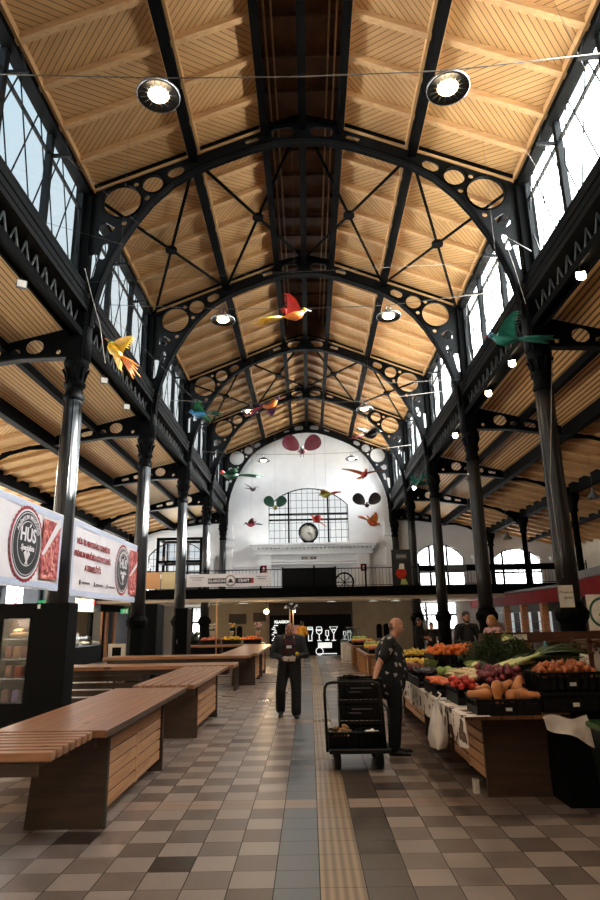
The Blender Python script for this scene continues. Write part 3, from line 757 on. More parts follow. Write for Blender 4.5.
# ================================================================== MARKET TABLES
K['ttop'] = wood('table_plank_top', (172, 122, 86), (130, 88, 58), 'y', .3, plank=(0, .145))
K['ttopx'] = wood('table_plank_top_cross', (172, 122, 86), (130, 88, 60), 'x', .3, plank=(1, .145))
K['tslat'] = wood('table_slats', (170, 122, 86), (124, 84, 56), 'x', .33)
K['tslaty'] = wood('table_slats_long', (170, 120, 84), (126, 84, 56), 'y', .33)
K['tpanel'] = wood('table_end_panel', (70, 45, 30), (46, 30, 20), 'x', .65)
K['tside'] = wood('table_side_boards', (206, 158, 114), (176, 126, 84), 'y', .5)
K['tdark'] = wood('dark_table_frame', (64, 44, 30), (44, 30, 20), 'z', .5)
K['tgreen'] = pmat('green_painted_edge', (46, 62, 44), (34, 48, 34), 5, rough=.5)

def slat_side(t, x, y0, y1, z0, z1, n, split=True, parent_mat='tside', xx=.02):
    # horizontal boards with narrow gaps on a long side
    h = (z1-z0)/n
    segs = [(y0, (y0+y1)/2-.03), ((y0+y1)/2+.03, y1)] if split else [(y0, y1)]
    for i in range(n):
        for a, b in segs:
            MB().bbox(x-xx, x, a, b, z0+i*h+.012, z0+(i+1)*h-.004, .004).obj('side_board', K[parent_mat], t)
    if split: MB().box(x-xx-.002, x+.002, (y0+y1)/2-.04, (y0+y1)/2+.04, z0, z1).obj('side_post', K['tside'], t)
def base(t, x0, x1, y0, y1, h=.78, mat='tpanel', n=5, taper=.06, side=+1, green=False):
    # two end panels, boarded long side towards the nave, dark core
    for y, nm in ((y0, 'near'), (y1-.05, 'far')):
        p = MB(); P = [(x0-taper*(side > 0), 0), (x1+taper*(side < 0), 0), (x1, h), (x0, h)]
        p.prism(P, 'y', y, y+.05); p.obj('end_panel', K[mat], t)
    if green: MB().box(x1-.012 if side > 0 else x0, x1 if side > 0 else x0+.012, y0-.004, y0+.004, 0.01, h).obj('edge_strip', K['tgreen'], t)
    xs_ = x1-.03 if side > 0 else x0+.05
    slat_side(t, xs_, y0+.05, y1-.05, .12, h-.1, n)
    MB().box(xs_-.025, xs_+.005, y0+.05, y1-.05, h-.1, h).obj('rail', K['tdark'], t)
    MB().box(min(xs_-.05*side, xs_-.08*side), max(xs_-.05*side, xs_-.08*side), y0+.05, y1-.05, .1, h).obj('inner_panel', K['tdark'], t)

# nearest table on the left: planked top, its near end slatted and running off to the left
t = thing('market_table', 'reddish wooden table nearest the camera on the left, planked top with boarded side', 'table', (0, 0, 0))
MB().bbox(-2.70, -1.74, 5.56, 9.02, .80, .86, .006).obj('table_top', K['ttop'], t)
base(t, -2.50, -1.86, 6.05, 8.26, .80, green=True)
for y in (5.62, 8.9): MB().box(-2.6, -1.84, y-.04, y+.04, .72, .80).obj('cross_bearer', K['tpanel'], t)
t = thing('slatted_bench', 'slatted wooden bench top running off the picture at lower left', 'bench', (0, 0, 0))
for i in range(7):
    y = 4.66+i*.127
    MB().bbox(-6.2, -1.84+.0*i, y, y+.088, .80, .86, .006).obj('slat', K['tslat'], t)
MB().box(-6.2, -1.93, 4.70, 4.76, .70, .80).obj('front_rail', K['tpanel'], t)
MB().box(-6.2, -2.0, 5.40, 5.46, .70, .80).obj('rear_rail', K['tpanel'], t)
for x in (-2.0, -4.0, -6.1): MB().box(x-.05, x, 4.76, 5.40, .72, .80).obj('cross_bearer', K['tpanel'], t)
for x in (-6.0, -4.6): MB().box(x-.03, x+.03, 4.75, 5.41, 0, .73).obj('leg_panel', K['tdark'], t)

# second group
t = thing('market_table', 'second wooden table on the left, slatted top with boarded side', 'table', (0, 0, 0))
for i in range(7):
    x = -2.56+i*.129
    MB().bbox(x, x+.092, 9.36, 13.25, .80, .86, .006).obj('slat', K['tslaty'], t)
MB().box(-2.52, -1.7, 9.42, 9.47, .70, .80).obj('front_rail', K['tpanel'], t); MB().box(-2.52, -1.7, 13.1, 13.15, .7, .8).obj('rear_rail', K['tpanel'], t)
base(t, -2.50, -1.82, 10.40, 12.65, .80)
t = thing('market_table', 'long planked wooden table running crosswise behind the second table', 'table', (0, 0, 0))
MB().bbox(-5.6, -1.60, 13.32, 14.22, .80, .87, .006).obj('table_top', K['ttopx'], t)
MB().box(-5.5, -1.7, 13.40, 13.46, .70, .80).obj('front_rail', K['tdark'], t)
for x in (-5.2, -3.5): MB().box(x-.03, x+.03, 13.45, 14.1, 0, .8).obj('leg_panel', K['tdark'], t)
MB().prism([(-2.28, 0), (-2.22, 0), (-2.16, .8), (-2.22, .8)], 'y', 13.45, 14.1).obj('leg_panel', K['tpanel'], t)
for i in range(4): MB().box(-5.15, -3.55, 13.5, 13.52, .16+i*.14, .27+i*.14).obj('side_board', K['tdark'], t)
# third group
t = thing('market_table', 'third wooden table on the left, level with the walking man, boarded side', 'table', (0, 0, 0))
MB().bbox(-2.5, -1.48, 17.9, 24.4, .80, .87, .006).obj('table_top', K['ttop'], t)
base(t, -2.2, -1.6, 18.5, 20.4, .80); base(t, -2.2, -1.6, 21.2, 22.8, .80)
t = thing('market_table', 'long planked wooden table running crosswise in front of the third table', 'table', (0, 0, 0))
MB().bbox(-5.4, -1.62, 16.95, 17.85, .80, .87, .006).obj('table_top', K['ttopx'], t)
MB().box(-5.3, -1.7, 17.03, 17.09, .70, .80).obj('front_rail', K['tdark'], t)
for x in (-5.1, -3.6, -2.0): MB().box(x-.03, x+.03, 17.05, 17.75, 0, .8).obj('leg_panel', K['tpanel'], t)
t = thing('market_table', 'farthest wooden table on the left, running crosswise before the flower and fruit stall', 'table', (0, 0, 0))
MB().bbox(-5.2, -1.55, 24.5, 25.2, .80, .87, .006).obj('table_top', K['ttopx'], t)
for x in (-5.0, -3.4, -1.8): MB().box(x-.03, x+.03, 24.6, 25.1, 0, .8).obj('leg_panel', K['tpanel'], t)

# ================================================================== RIGHT STALL TABLES
t = thing('market_table', 'wooden stall table under the vegetables at right, plain end panel facing the camera', 'table', (0, 0, 0))
MB().bbox(1.36, 2.40, 6.45, 10.0, .76, .82, .006).obj('table_top', K['ttop'], t)
base(t, 1.66, 2.30, 6.86, 8.5, .77, side=-1, taper=-.02)
t2 = thing('market_table', 'wooden stall table behind the first one at right, under the citrus fruit', 'table', (0, 0, 0))
MB().bbox(1.36, 2.40, 10.02, 14.2, .76, .82, .006).obj('table_top', K['ttop'], t2)
base(t2, 1.66, 2.30, 10.3, 12.6, .77, side=-1, taper=-.02)
t = thing('market_table', 'back row stall table at right, under greens and leeks', 'table', (0, 0, 0))
MB().bbox(2.42, 3.5, 7.2, 10.5, .76, .82, .006).obj('table_top', K['ttop'], t)
for y in (7.4, 9, 10.4): MB().box(2.6, 3.3, y-.03, y+.03, 0, .77).obj('leg_panel', K['tdark'], t)
K['lightwood'] = wood('pale_wood', (206, 158, 104), (176, 126, 78), 'z', .5)
for i, (y0, y1) in enumerate(((16.8, 20.0), (22.4, 26.4))):
    t = thing('market_table', 'wooden stall table far down on the right, pale end panel, %s' % ('nearer one' if i == 0 else 'farther one'), 'table', (0, 0, 0))
    MB().bbox(1.35, 2.4, y0-.3, y1+.3, .80, .86, .006).obj('table_top', K['ttop'], t)
    base(t, 1.58, 2.25, y0, y0+1.2, .8, mat='lightwood', side=-1, taper=0); base(t, 1.58, 2.25, y1-1.2, y1, .8, mat='lightwood', side=-1, taper=0)

# printed cloth along the nave side of the stall
m, tt, b = nodes('printed_cloth'); tcn = N(tt, 'ShaderNodeTexCoord'); vo = N(tt, 'ShaderNodeTexVoronoi'); vo.inputs['Scale'].default_value = 7
no = N(tt, 'ShaderNodeTexNoise'); no.inputs['Scale'].default_value = 22; tt.links.new(tcn.outputs['Object'], vo.inputs[0]); tt.links.new(tcn.outputs['Object'], no.inputs[0])
mk = math_(tt, 'LESS_THAN', math_(tt, 'ADD', vo.outputs['Distance'], math_(tt, 'MULTIPLY', no.outputs[0], .5)), .62)
tt.links.new(mixc(tt, mk, lin((226, 218, 208)), lin((92, 68, 54))), b.inputs['Base Color']); b.inputs['Roughness'].default_value = .8; K['cloth'] = m
def cloth(label, y0, y1, drop):
    def f(u, v):
        y = y0+(y1-y0)*u; z = .825-drop*v*(1+.05*math.sin(y*5))
        return (1.33-.02*v*math.sin(y*11)-.008*math.sin(y*23), y, z)
    m = MB(); m.grid(f, 60, 5); m.grid(lambda u, v: (1.33+.25*v, y0+(y1-y0)*u, .827), 30, 1)
    return tag(m.obj('printed_cloth', K['cloth']), label, 'cloth')
cloth('off-white printed cloth hanging along the front edge of the vegetable stall', 6.9, 13.8, .24)
cloth('short end of printed cloth under the squash crate, right of the white bag', 6.2, 6.86, .27)

# white plastic bag hanging on the edge
K['bag'] = pmat('white_plastic_bag', (214, 206, 200), (188, 180, 174), 9, rough=.35, bump=.4)
def bagmesh(w, d, h, seed):
    random.seed(seed); m = MB()
    prof = [(.10, 1), (.12, .95), (.28, .86), (.55, .7), (.8, .5), (1, .3), (1, .15), (.8, .04), (.3, 0)]
    vs = []; n = 18
    for r, z in prof:
        for i in range(n):
            a = 2*PI*i/n; k = r*(1+.14*math.sin(3*a+z*5)+.1*random.uniform(-1, 1))
            vs.append((w*k*math.cos(a), d*k*math.sin(a), h*z+.02*math.sin(4*a)))
    m.add(vs, [(j*n+i, j*n+(i+1) % n, (j+1)*n+(i+1) % n, (j+1)*n+i) for j in range(len(prof)-1) for i in range(n)], True)
    for s in (-1, 1): m.tube([(s*.02, 0, h*.97), (s*.04, 0, h*1.06), (s*.06, .01, h*1.12), (s*.03, .02, h*1.16)], .012, n=6)
    return m
o = bagmesh(.09, .17, .44, 3).obj('plastic_bag', K['bag']); o.location = (1.20, 6.85, .46)
tag(o, 'white plastic carrier bag hanging from the stall edge left of the squashes', 'bag')

# ================================================================== CRATES
K['crate'] = pmat('black_crate_plastic', (11, 11, 12), (7, 7, 8), 6, rough=.5, spec=.25)
K['paper'] = pmat('white_paper_label', (226, 222, 214), (206, 202, 194), 8, rough=.7)
def crate_mesh(L=.6, Wd=.4, H=.18):
    m = MB(); w = .012
    m.box(-L/2, L/2, -Wd/2, Wd/2, 0, .012)
    for s in (-1, 1):
        # walls made of lower band, pillars and rim so that openings show
        y = s*(Wd/2-w/2)
        m.box(-L/2, L/2, y-w/2, y+w/2, 0, H*.72); m.box(-L/2, L/2, y-w/2-.004, y+w/2+.004, H*.84, H)
        for i in range(9):
            x = -L/2+.01+(L-.02)*i/8; m.box(x-.01, x+.01, y-w/2, y+w/2, 0, H)
        x = s*(L/2-w/2)
        m.box(x-w/2, x+w/2, -Wd/2, Wd/2, 0, H*.5); m.box(x-w/2-.004, x+w/2+.004, -Wd/2, Wd/2, H*.84, H)
        for i in range(5):
            yy = -Wd/2+.01+(Wd-.02)*i/4; m.box(x-w/2, x+w/2, yy-.012, yy+.012, 0, H)
    return m
cr0 = crate_mesh().obj('plastic_crate', K['crate']); cr0.location = (0, 0, -50)
crate_used = [False]
def crate(label, x, y, z, rz=0, sc_=(1, 1, 1), group=None, lab=False):
    if not crate_used[0]: o = cr0; crate_used[0] = True
    else: o = cr0.copy(); C.objects.link(o)
    o.location = (x, y, z); o.rotation_euler = (0, 0, rz); o.scale = sc_
    tag(o, label, 'crate', group)
    if lab:
        l = MB().box(-.03, .03, -.004, 0, .05, .085).obj('paper_label', K['paper'], o); l.location = (.0, -.2, 0)
    return o

# ================================================================== PRODUCE
def fruit(name, c, c2, rough=.4, **kw): return pmat(name, c, c2, rough=rough, **kw)
K['orange'] = fruit('orange_peel', (226, 120, 30), (206, 92, 20), .45, scale=30, bump=.1)
K['lemon'] = fruit('lemon_peel', (226, 190, 60), (206, 160, 40), .4)
K['squash'] = fruit('butternut_skin', (206, 140, 86), (180, 112, 62), .5, scale=5)
K['stem'] = fruit('dry_stem', (122, 98, 62), (92, 70, 40), .8)
K['onion'] = fruit('onion_skin', (190, 112, 66), (150, 78, 44), .35, scale=14, stretch=(4, 4, .6))
K['redonion'] = fruit('red_onion_skin', (122, 34, 46), (84, 22, 34), .35, scale=12)
K['tomato'] = fruit('tomato_skin', (196, 52, 30), (160, 34, 22), .25)
K['apple'] = fruit('apple_skin', (176, 44, 34), (196, 120, 60), .3, scale=9)
K['carrot'] = fruit('carrot_skin', (220, 110, 44), (190, 86, 34), .5)
K['parsnip'] = fruit('parsnip_skin', (224, 206, 168), (200, 176, 132), .55, scale=9)
K['pale'] = fruit('pale_green_leaf', (176, 192, 120), (140, 166, 88), .5)
K['cauli'] = fruit('cauliflower', (230, 222, 180), (206, 198, 150), .7, scale=60, bump=.6)
K['green'] = fruit('dark_green_leaf', (40, 58, 28), (24, 40, 18), .55, scale=14)
K['dill'] = fruit('feathery_green', (52, 70, 34), (36, 54, 24), .6)
K['leekg'] = fruit('leek_green', (74, 96, 54), (50, 74, 38), .45, scale=6, stretch=(8, 1, 8))
K['leekw'] = fruit('leek_white', (224, 222, 176), (190, 202, 128), .4, scale=6)
K['banana'] = fruit('banana_skin', (222, 190, 62), (186, 160, 60), .4)
K['pepper'] = fruit('yellow_pepper', (226, 178, 48), (206, 150, 30), .22)
K['aub'] = fruit('aubergine_skin', (46, 24, 44), (30, 14, 30), .22)
K['beet'] = fruit('beetroot_skin', (96, 34, 42), (70, 24, 32), .5)
K['garlic'] = fruit('garlic_skin', (222, 208, 192), (196, 176, 160), .5)
K['potato'] = fruit('potato_skin', (170, 128, 84), (140, 100, 62), .7)
K['pump'] = fruit('pumpkin_skin', (214, 116, 34), (186, 92, 24), .45)

def sphere(r, mat, name, zs=1, n=12, m=8, dent=.06):
    prof = []
    for j in range(m+1):
        a = PI*j/m; rr = r*math.sin(a); z = -r*zs*math.cos(a)
        if j == m: z -= dent*r*2
        prof.append((max(rr, 1e-6), z))
    return MB().lathe(prof, n=n, caps=False).obj(name, mat)
PROTO = {}
def proto(k, o): o.location = (0, 0, -50); PROTO[k] = o; o['_proto'] = 1
proto('orange', sphere(.042, K['orange'], 'orange'))
proto('lemon', MB().lathe([(1e-6, -.05), (.008, -.046), (.02, -.038), (.032, -.015), (.033, .01), (.024, .034), (.008, .044), (1e-6, .05)], n=10, caps=False).obj('lemon', K['lemon']))
proto('tomato', sphere(.036, K['tomato'], 'tomato', .85))
proto('apple', sphere(.038, K['apple'], 'apple', .92))
proto('onion', MB().lathe([(1e-6, -.034), (.02, -.03), (.036, -.012), (.038, .004), (.028, .024), (.01, .036), (.004, .052), (1e-6, .054)], n=10, caps=False).obj('onion', K['onion']))
proto('red_onion', MB().lathe([(1e-6, -.034), (.02, -.03), (.038, -.012), (.040, .004), (.028, .024), (.01, .036), (.004, .05), (1e-6, .052)], n=10, caps=False).obj('red_onion', K['redonion']))
proto('potato', MB().ell((0, 0, 0), .045, .032, .028, n=9, m=6).obj('potato', K['potato']))
proto('carrot', MB().lathe([(1e-6, -.11), (.006, -.1), (.012, -.04), (.018, .05), (.02, .075), (.012, .085), (1e-6, .086)], n=8, caps=False).obj('carrot', K['carrot']))
proto('parsnip', MB().lathe([(1e-6, -.14), (.006, -.12), (.014, -.04), (.027, .05), (.03, .08), (.018, .09), (1e-6, .092)], n=9, caps=False).obj('parsnip', K['parsnip']))
proto('beetroot', MB().lathe([(1e-6, -.06), (.006, -.045), (.03, -.02), (.04, .004), (.03, .028), (.01, .036), (1e-6, .038)], n=10, caps=False).obj('beetroot', K['beet']))
proto('garlic_bulb', MB().lathe([(1e-6, -.02), (.02, -.018), (.028, -.004), (.022, .01), (.008, .024), (.005, .05), (1e-6, .052)], n=8, caps=False).obj('garlic_bulb', K['garlic']))
proto('aubergine', MB().lathe([(1e-6, -.1), (.03, -.088), (.044, -.05), (.036, .01), (.022, .05), (.012, .07), (1e-6, .072)], n=10, caps=False).obj('aubergine', K['aub']))
def pepper_mb():
    m = MB(); vs = []; n = 16; prof = [(1e-6, -.045), (.02, -.05), (.034, -.03), (.04, .01), (.034, .032), (.015, .034), (1e-6, .026)]
    for r, z in prof:
        for i in range(n):
            a = 2*PI*i/n; k = r*(1+.12*math.cos(4*a)); vs.append((k*math.cos(a), k*math.sin(a), z))
    m.add(vs, [(j*n+i, j*n+(i+1) % n, (j+1)*n+(i+1) % n, (j+1)*n+i) for j in range(len(prof)-1) for i in range(n)], True)
    m.cur = 1; m.cyl((0, 0, .028), (.006, 0, .055), .006, .008, n=6); return m
proto('pepper', pepper_mb().obj('bell_pepper', [K['pepper'], K['green']]))
def leaf_ball(r, n, seed):
    random.seed(seed); m = MB(); m.ell((0, 0, 0), r*.8, n=12, m=8)
    for i in range(n):
        a = random.uniform(0, 2*PI); e = random.uniform(-.3, 1.1)
        d = Vector((math.cos(a)*math.cos(e), math.sin(a)*math.cos(e), math.sin(e)))
        t1 = d.orthogonal().normalized(); t1 = Quaternion(d, random.uniform(0, 6.28)) @ t1; t2 = d.cross(t1); w = r*random.uniform(.5, .75)
        def f(u, v): 
            uu, vv = u*2-1, v*2-1
            return d*r*(1.0-.28*(uu*uu+vv*vv)+.04*math.sin(9*uu+7*vv)) + t1*uu*w*(1-.2*vv*vv)+t2*vv*w
        m.grid(f, 4, 4)
    return m
proto('cabbage', leaf_ball(.09, 12, 2).obj('cabbage', K['pale']))
proto('dark_cabbage', leaf_ball(.095, 14, 5).obj('savoy_cabbage', K['green']))
def cauli():
    random.seed(4); m = MB()
    for i in range(40):
        a = random.uniform(0, 2*PI); e = random.uniform(0, 1.5)
        m.ell((.06*math.cos(a)*math.cos(e), .06*math.sin(a)*math.cos(e), .045*math.sin(e)), .022, n=7, m=5)
    m.cur = 1
    for i in range(8):
        a = 2*PI*i/8
        m.grid(lambda u, v: ((.05+.05*v)*math.cos(a+(u-.5)*.8), (.05+.05*v)*math.sin(a+(u-.5)*.8), -.04+.09*v-.01*math.sin(u*9)), 4, 4)
    return m
proto('cauliflower', cauli().obj('cauliflower', [K['cauli'], K['pale']]))
def bunch(n, L, spread, r, seed, bend=.2, wob=.02, w2=None):
    random.seed(seed); m = MB()
    for i in range(n):
        a = random.uniform(-spread, spread); b_ = random.uniform(-spread, spread)
        P = [Vector((0, 0, 0))+Vector((random.uniform(-.012, .012), 0, random.uniform(-.012, .012)))]
        for k in range(1, 5):
            q = k/4; P.append(Vector((math.sin(a)*L*q, L*q, math.sin(b_)*L*q-bend*L*q*q+random.uniform(-wob, wob))))
        m.tube(P, [r, r, r*.9, r*.6, r*.15], n=4)
    return m
def herb(seed, L=.32):
    m = bunch(22, L, .35, .0035, seed, .25, .01); random.seed(seed+50)
    for i in range(240):
        q = random.uniform(.4, 1.0); a = random.uniform(-.35, .35); b_ = random.uniform(-.35, .35)
        p = Vector((math.sin(a)*L*q, L*q, math.sin(b_)*L*q-.25*L*q*q)); d = Vector((random.uniform(-1, 1), random.uniform(-.3, 1), random.uniform(-1, 1))).normalized()*.035
        s_ = d.orthogonal().normalized()*.006
        m.add([p-s_, p+s_, p+d], [(0, 1, 2)])
    return m
proto('dill_bunch', herb(3).obj('herb_bunch', K['dill']))
def leek():
    m = MB(); m.cur = 0
    m.tube([(0, 0, 0), (0, .05, .002), (0, .22, .004), (0, .3, .006)], [.012, .019, .018, .02], n=10)
    m.tube([(0, 0, 0), (0, -.02, -.004)], [.008, .014], n=8)
    m.cur = 1; random.seed(9)
    for i in range(7):
        a = (i-3)*.10; b_ = random.uniform(-.05, .2)
        def f(u, v):
            w = (.022*(1-v)**.5+.004)*(u-.5)*2
            q = .27+.42*v
            return (a*(q-.25)*1.6+w*.9, q, .01+b_*(q-.25)-.35*(v**2)*.4*(.5+abs(a))+abs(u-.5)*.012)
        m.grid(f, 2, 7)
    return m
proto('leek', leek().obj('leek', [K['leekw'], K['leekg']]))
def squash_mb(b_):
    P = [(0, -.115, 0), (0, -.112, 0), (0, -.09, 0), (0, -.05, 0), (0, 0, 0), (b_*.2, .05, 0), (b_*.6, .10, 0), (b_*1.1, .145, 0), (b_*1.3, .16, 0), (b_*1.35, .165, 0)]
    return MB().tube(P, [.004, .022, .052, .064, .056, .042, .038, .036, .024, .006], n=16)
sq = squash_mb(.03).obj('butternut_squash', K['squash']); MB().cyl((.039, .163, 0), (.045, .185, .004), .008, .011, n=7).obj('stem', K['stem'], sq)
proto('squash', sq)
def banana_mb():
    m = MB()
    for i in range(5):
        a = (i-2)*.16; P = []
        for k in range(7):
            q = k/6; th = -.5+q*1.3; P.append((a*.35*(1+q), .13*math.sin(th)*1.2+.05, -.13*math.cos(th)+.11+abs(a)*.05))
        m.tube(P, [.006, .014, .018, .019, .018, .013, .006], n=7)
    return m
proto('banana', banana_mb().obj('banana_bunch', K['banana']))
LBL = {}
used = set()
def put(k, label, x, y, z, rot=None, sc_=1, group=None, cat=None):
    p = PROTO[k]
    if k not in used:
        o = p; used.add(k)
        if '_proto' in o: del o['_proto']
    else:
        o = p.copy(); C.objects.link(o)
        for ch in p.children: c = ch.copy(); C.objects.link(c); c.parent = o
    o.location = (x, y, z); o.rotation_euler = rot or (random.uniform(-.5, .5), random.uniform(-.5, .5), random.uniform(0, 6.28)); o.scale = (sc_,)*3
    return tag(o, label, cat or p.name.split('.')[0].replace('_', ' '), group)
def heap(k, label, group, x0, x1, y0, y1, z, n, r, rot=None, sc_=1.0, hump=.1, jitter=.25, cat=None, tries=400, rz=None):
    # drop items on a growing heap without overlaps
    placed = []; rnd = random.Random(sum(map(ord, label)))
    for i in range(n):
        best = None
        for t_ in range(24):
            x = rnd.uniform(x0+r, x1-r); y = rnd.uniform(y0+r, y1-r); zz = z+r*.9
            for (a, b_, c_) in placed:
                d = math.hypot(x-a, y-b_)
                if d < 2*r*.96: zz = max(zz, c_+math.sqrt(max((2*r*.96)**2-d*d, 0)))
            cx, cy_ = (x0+x1)/2, (y0+y1)/2
            cost = zz+.12*hump*((x-cx)**2/((x1-x0)/2)**2+(y-cy_)**2/((y1-y0)/2)**2)
            if best is None or cost < best[0]: best = (cost, x, y, zz)
        _, x, y, zz = best; placed.append((x, y, zz))
        rr = rot(rnd) if rot else (rnd.uniform(-.5, .5), rnd.uniform(-.5, .5), rnd.uniform(0, 6.28))
        put(k, label, x, y, zz, rr, sc_*rnd.uniform(.9, 1.08), group, cat)
lying = lambda r: (PI/2+r.uniform(-.15, .15), r.uniform(-.2, .2), r.uniform(0, 6.28))
ZT = .82

# front crates
crate('black crate holding the butternut squashes at the near corner of the stall', 1.77, 6.48, ZT, 0, (.98, 1, .8), lab=True)
for i, (x, y, z, rx, ry, rz, s_) in enumerate([(1.70, 6.36, 1.02, -1.35, 0, .1, .92), (1.58, 6.46, .99, .1, .2, 1.9, .88), (1.86, 6.38, .99, .15, -.1, -.9, .9), (1.80, 6.50, 1.05, .25, .1, -.6, .88), (1.95, 6.56, 1.04, .6, .2, -.2, .95), (1.64, 6.60, 1.02, .1, .1, 2.6, .85), (1.97, 6.42, .98, .0, .2, -1.3, .88)]):
    put('squash', ['tan butternut squash standing upright at the front of the crate', 'tan butternut squash lying leftmost in the crate', 'tan butternut squash lying right of the upright one', 'tan butternut squash behind the upright one, pointing back right',
        'tan butternut squash leaning up at the right rear of the crate', 'tan butternut squash at the left rear of the crate', 'tan butternut squash lying rightmost at the crate edge'][i], x, y, z, (rx, ry, rz), s_, 'butternut squashes in the front crate')
crate('lower black crate of the stack right of the squashes', 2.44, 6.62, ZT-.0, .05, (1.05, 1, 1), lab=True)
crate('upper black crate of onions, stacked right of the squashes', 2.44, 6.64, ZT+.185, .05, (1.05, 1, .95), lab=True)
MB().box(2.30, 2.75, 6.45, 6.9, .0, .80).obj('trestle', K['black'])
bpy.data.objects['trestle'].name = 'storage_box'; tag(bpy.data.objects['storage_box'], 'black storage box under the stacked crates right of the stall end panel', 'box')
heap('onion', 'brown onion in the onion pile right of the leeks', 'onions in the upper crate', 2.16, 2.72, 6.46, 6.84, 1.12, 90, .031, sc_=.85)
heap('red_onion', 'dark red onion behind the squashes', 'red onions behind the squashes', 1.72, 2.12, 6.80, 7.3, 1.04, 60, .036)
crate('black crate under the red onions', 1.92, 7.02, ZT, 0, (.8, 1.2, .9))
heap('onion', 'golden onion beside the red onions', 'golden onions beside the red onions', 2.16, 2.6, 7.26, 7.74, .9, 40, .036)
crate('black crate under the golden onions behind the stacked crates', 2.4, 7.5, ZT, 0, (.9, 1.2, 1))
# left front: tomatoes, carrots
crate('black crate of tomatoes at the front left edge of the stall', 1.62, 7.28, ZT, PI/2, (1, .8, .9))
heap('tomato', 'ripe red tomato beside the hanging bag', 'tomatoes beside the white bag', 1.42, 1.72, 6.9, 7.5, .98, 34, .034)
heap('parsnip', 'pale parsnip in the root vegetable heap', 'parsnips behind the tomatoes', 1.62, 2.06, 7.45, 8.2, 1.02, 64, .034, rot=lying)
crate('black crate under the parsnips', 1.84, 7.85, ZT, 0, (.8, 1.6, .9))
heap('carrot', 'orange carrot along the front edge of the stall', 'carrots on the stall edge', 1.38, 1.62, 7.6, 8.5, .96, 34, .026, rot=lying)
crate('black crate under the carrots at the stall edge', 1.5, 8.1, ZT, PI/2, (1.3, .62, .8))
heap('cauliflower', 'creamy cauliflower before the oranges', 'cauliflowers', 1.95, 2.3, 8.25, 9.2, .93, 7, .075, sc_=.85)
heap('cabbage', 'pale green cabbage beside the cauliflowers', 'pale cabbages', 1.62, 2.0, 8.3, 9.3, .93, 6, .075, sc_=.75)
crate('black crate under the cauliflowers', 2.1, 8.7, ZT, PI/2, (1.4, .9, .9)); crate('black crate under the pale cabbages', 1.74, 8.75, ZT, PI/2, (1.4, .7, .9))
heap('aubergine', 'dark aubergine on the stall edge', 'aubergines', 1.38, 1.68, 8.7, 9.7, .96, 14, .044, rot=lying)
heap('beetroot', 'dark beetroot in the crate left of the tomatoes', 'beetroots', 1.38, 1.7, 9.7, 10.6, .96, 26, .038)
crate('black crate of aubergines', 1.5, 9.2, ZT, PI/2, (1.5, .75, .7)); crate('black crate of beetroots', 1.5, 10.15, ZT, PI/2, (1.4, .8, .7))
put('cauliflower', 'small cauliflower alone among the dark vegetables left of the oranges', 1.62, 9.3, 1.08, (0, .3, 1), 1)
heap('dark_cabbage', 'dark savoy cabbage in the middle of the stall', 'savoy cabbages', 1.72, 2.35, 9.5, 10.6, .82, 12, .08, sc_=.8)
heap('orange', 'bright orange in the citrus pile', 'oranges', 1.95, 2.75, 10.8, 11.7, 1.1, 130, .042, sc_=1.0)
crate('black crate under the left half of the oranges', 2.13, 11.25, ZT, PI/2, (1.4, .9, 1.7)); crate('black crate under the right half of the oranges', 2.6, 11.25, ZT, PI/2, (1.4, .9, 1.7))
heap('lemon', 'yellow lemon beside the oranges', 'lemons', 1.5, 1.95, 10.8, 11.6, .98, 26, .036)
crate('black crate of lemons', 1.72, 11.2, ZT, PI/2, (1.3, 1, .85))
heap('banana', 'yellow banana hand at the far end of the stall', 'bananas', 1.6, 2.4, 12.0, 13.2, 1.0, 9, .1, rot=lambda r: (r.uniform(-.2, .2), r.uniform(-.2, .2), r.uniform(0, 6.28)))
heap('pepper', 'yellow bell pepper behind the bananas', 'yellow peppers', 1.5, 2.2, 12.6, 13.8, 1.02, 42, .04)
heap('tomato', 'red tomato among the yellow peppers', 'tomatoes at the far end', 1.55, 2.1, 11.75, 12.3, .82, 24, .034)
crate('black crate of peppers', 1.9, 13.3, ZT, 0, (1.2, 2.0, 1)); crate('black crate of bananas', 2.0, 12.5, ZT, 0, (1.3, 1.6, 1))
heap('garlic_bulb', 'pale garlic bulb before the parsnips', 'garlic bulbs', 1.9, 2.14, 7.3, 7.7, 1.04, 22, .026)
# back row: leeks, herbs, dark greens
K_ = random.Random(21)
for i in range(12):
    put('leek', 'long leek, white root end towards the squashes', 2.02+.03*i+K_.uniform(-.03, .03), 7.55+.09*(i % 4)+K_.uniform(-.05, .05), 1.14+.03*(i//4), (.12+K_.uniform(-.05, .08), K_.uniform(-.3, .3), -1.15+K_.uniform(-.35, .3)), 1.25, 'leeks fanned out on the stall')
for i in range(26):
    put('dill_bunch', 'dark feathery herb bunch stacked before the column', 2.55+K_.uniform(-.3, .35), 9.2+K_.uniform(-.5, .5), .98+.015*i+K_.uniform(0, .04), (K_.uniform(-.5, .7), K_.uniform(-.5, .5), K_.uniform(2.0, 4.4)), 1.3, 'herb bunches')
heap('dark_cabbage', 'dark leafy cabbage in the back row', 'dark leafy greens in the back row', 2.45, 3.4, 7.9, 10.6, .9, 44, .092)
put('cauliflower', 'pale round cauliflower half on top of the dark greens', 2.62, 9.0, 1.36, (.9, .0, .4), 1.15)
crate('black crate of dark greens in the back row, near', 2.85, 8.3, ZT, 0, (1.4, 1.9, .8)); crate('black crate of dark greens in the back row, far', 2.9, 9.6, ZT, 0, (1.4, 3.0, .8))
crate('black crate of potatoes at the right edge of the picture', 3.0, 7.15, ZT+.0, 0, (1.1, 1.2, 1))
heap('potato', 'brown potato at the right edge of the picture', 'potatoes', 2.78, 3.26, 6.95, 7.4, 1.0, 40, .034)
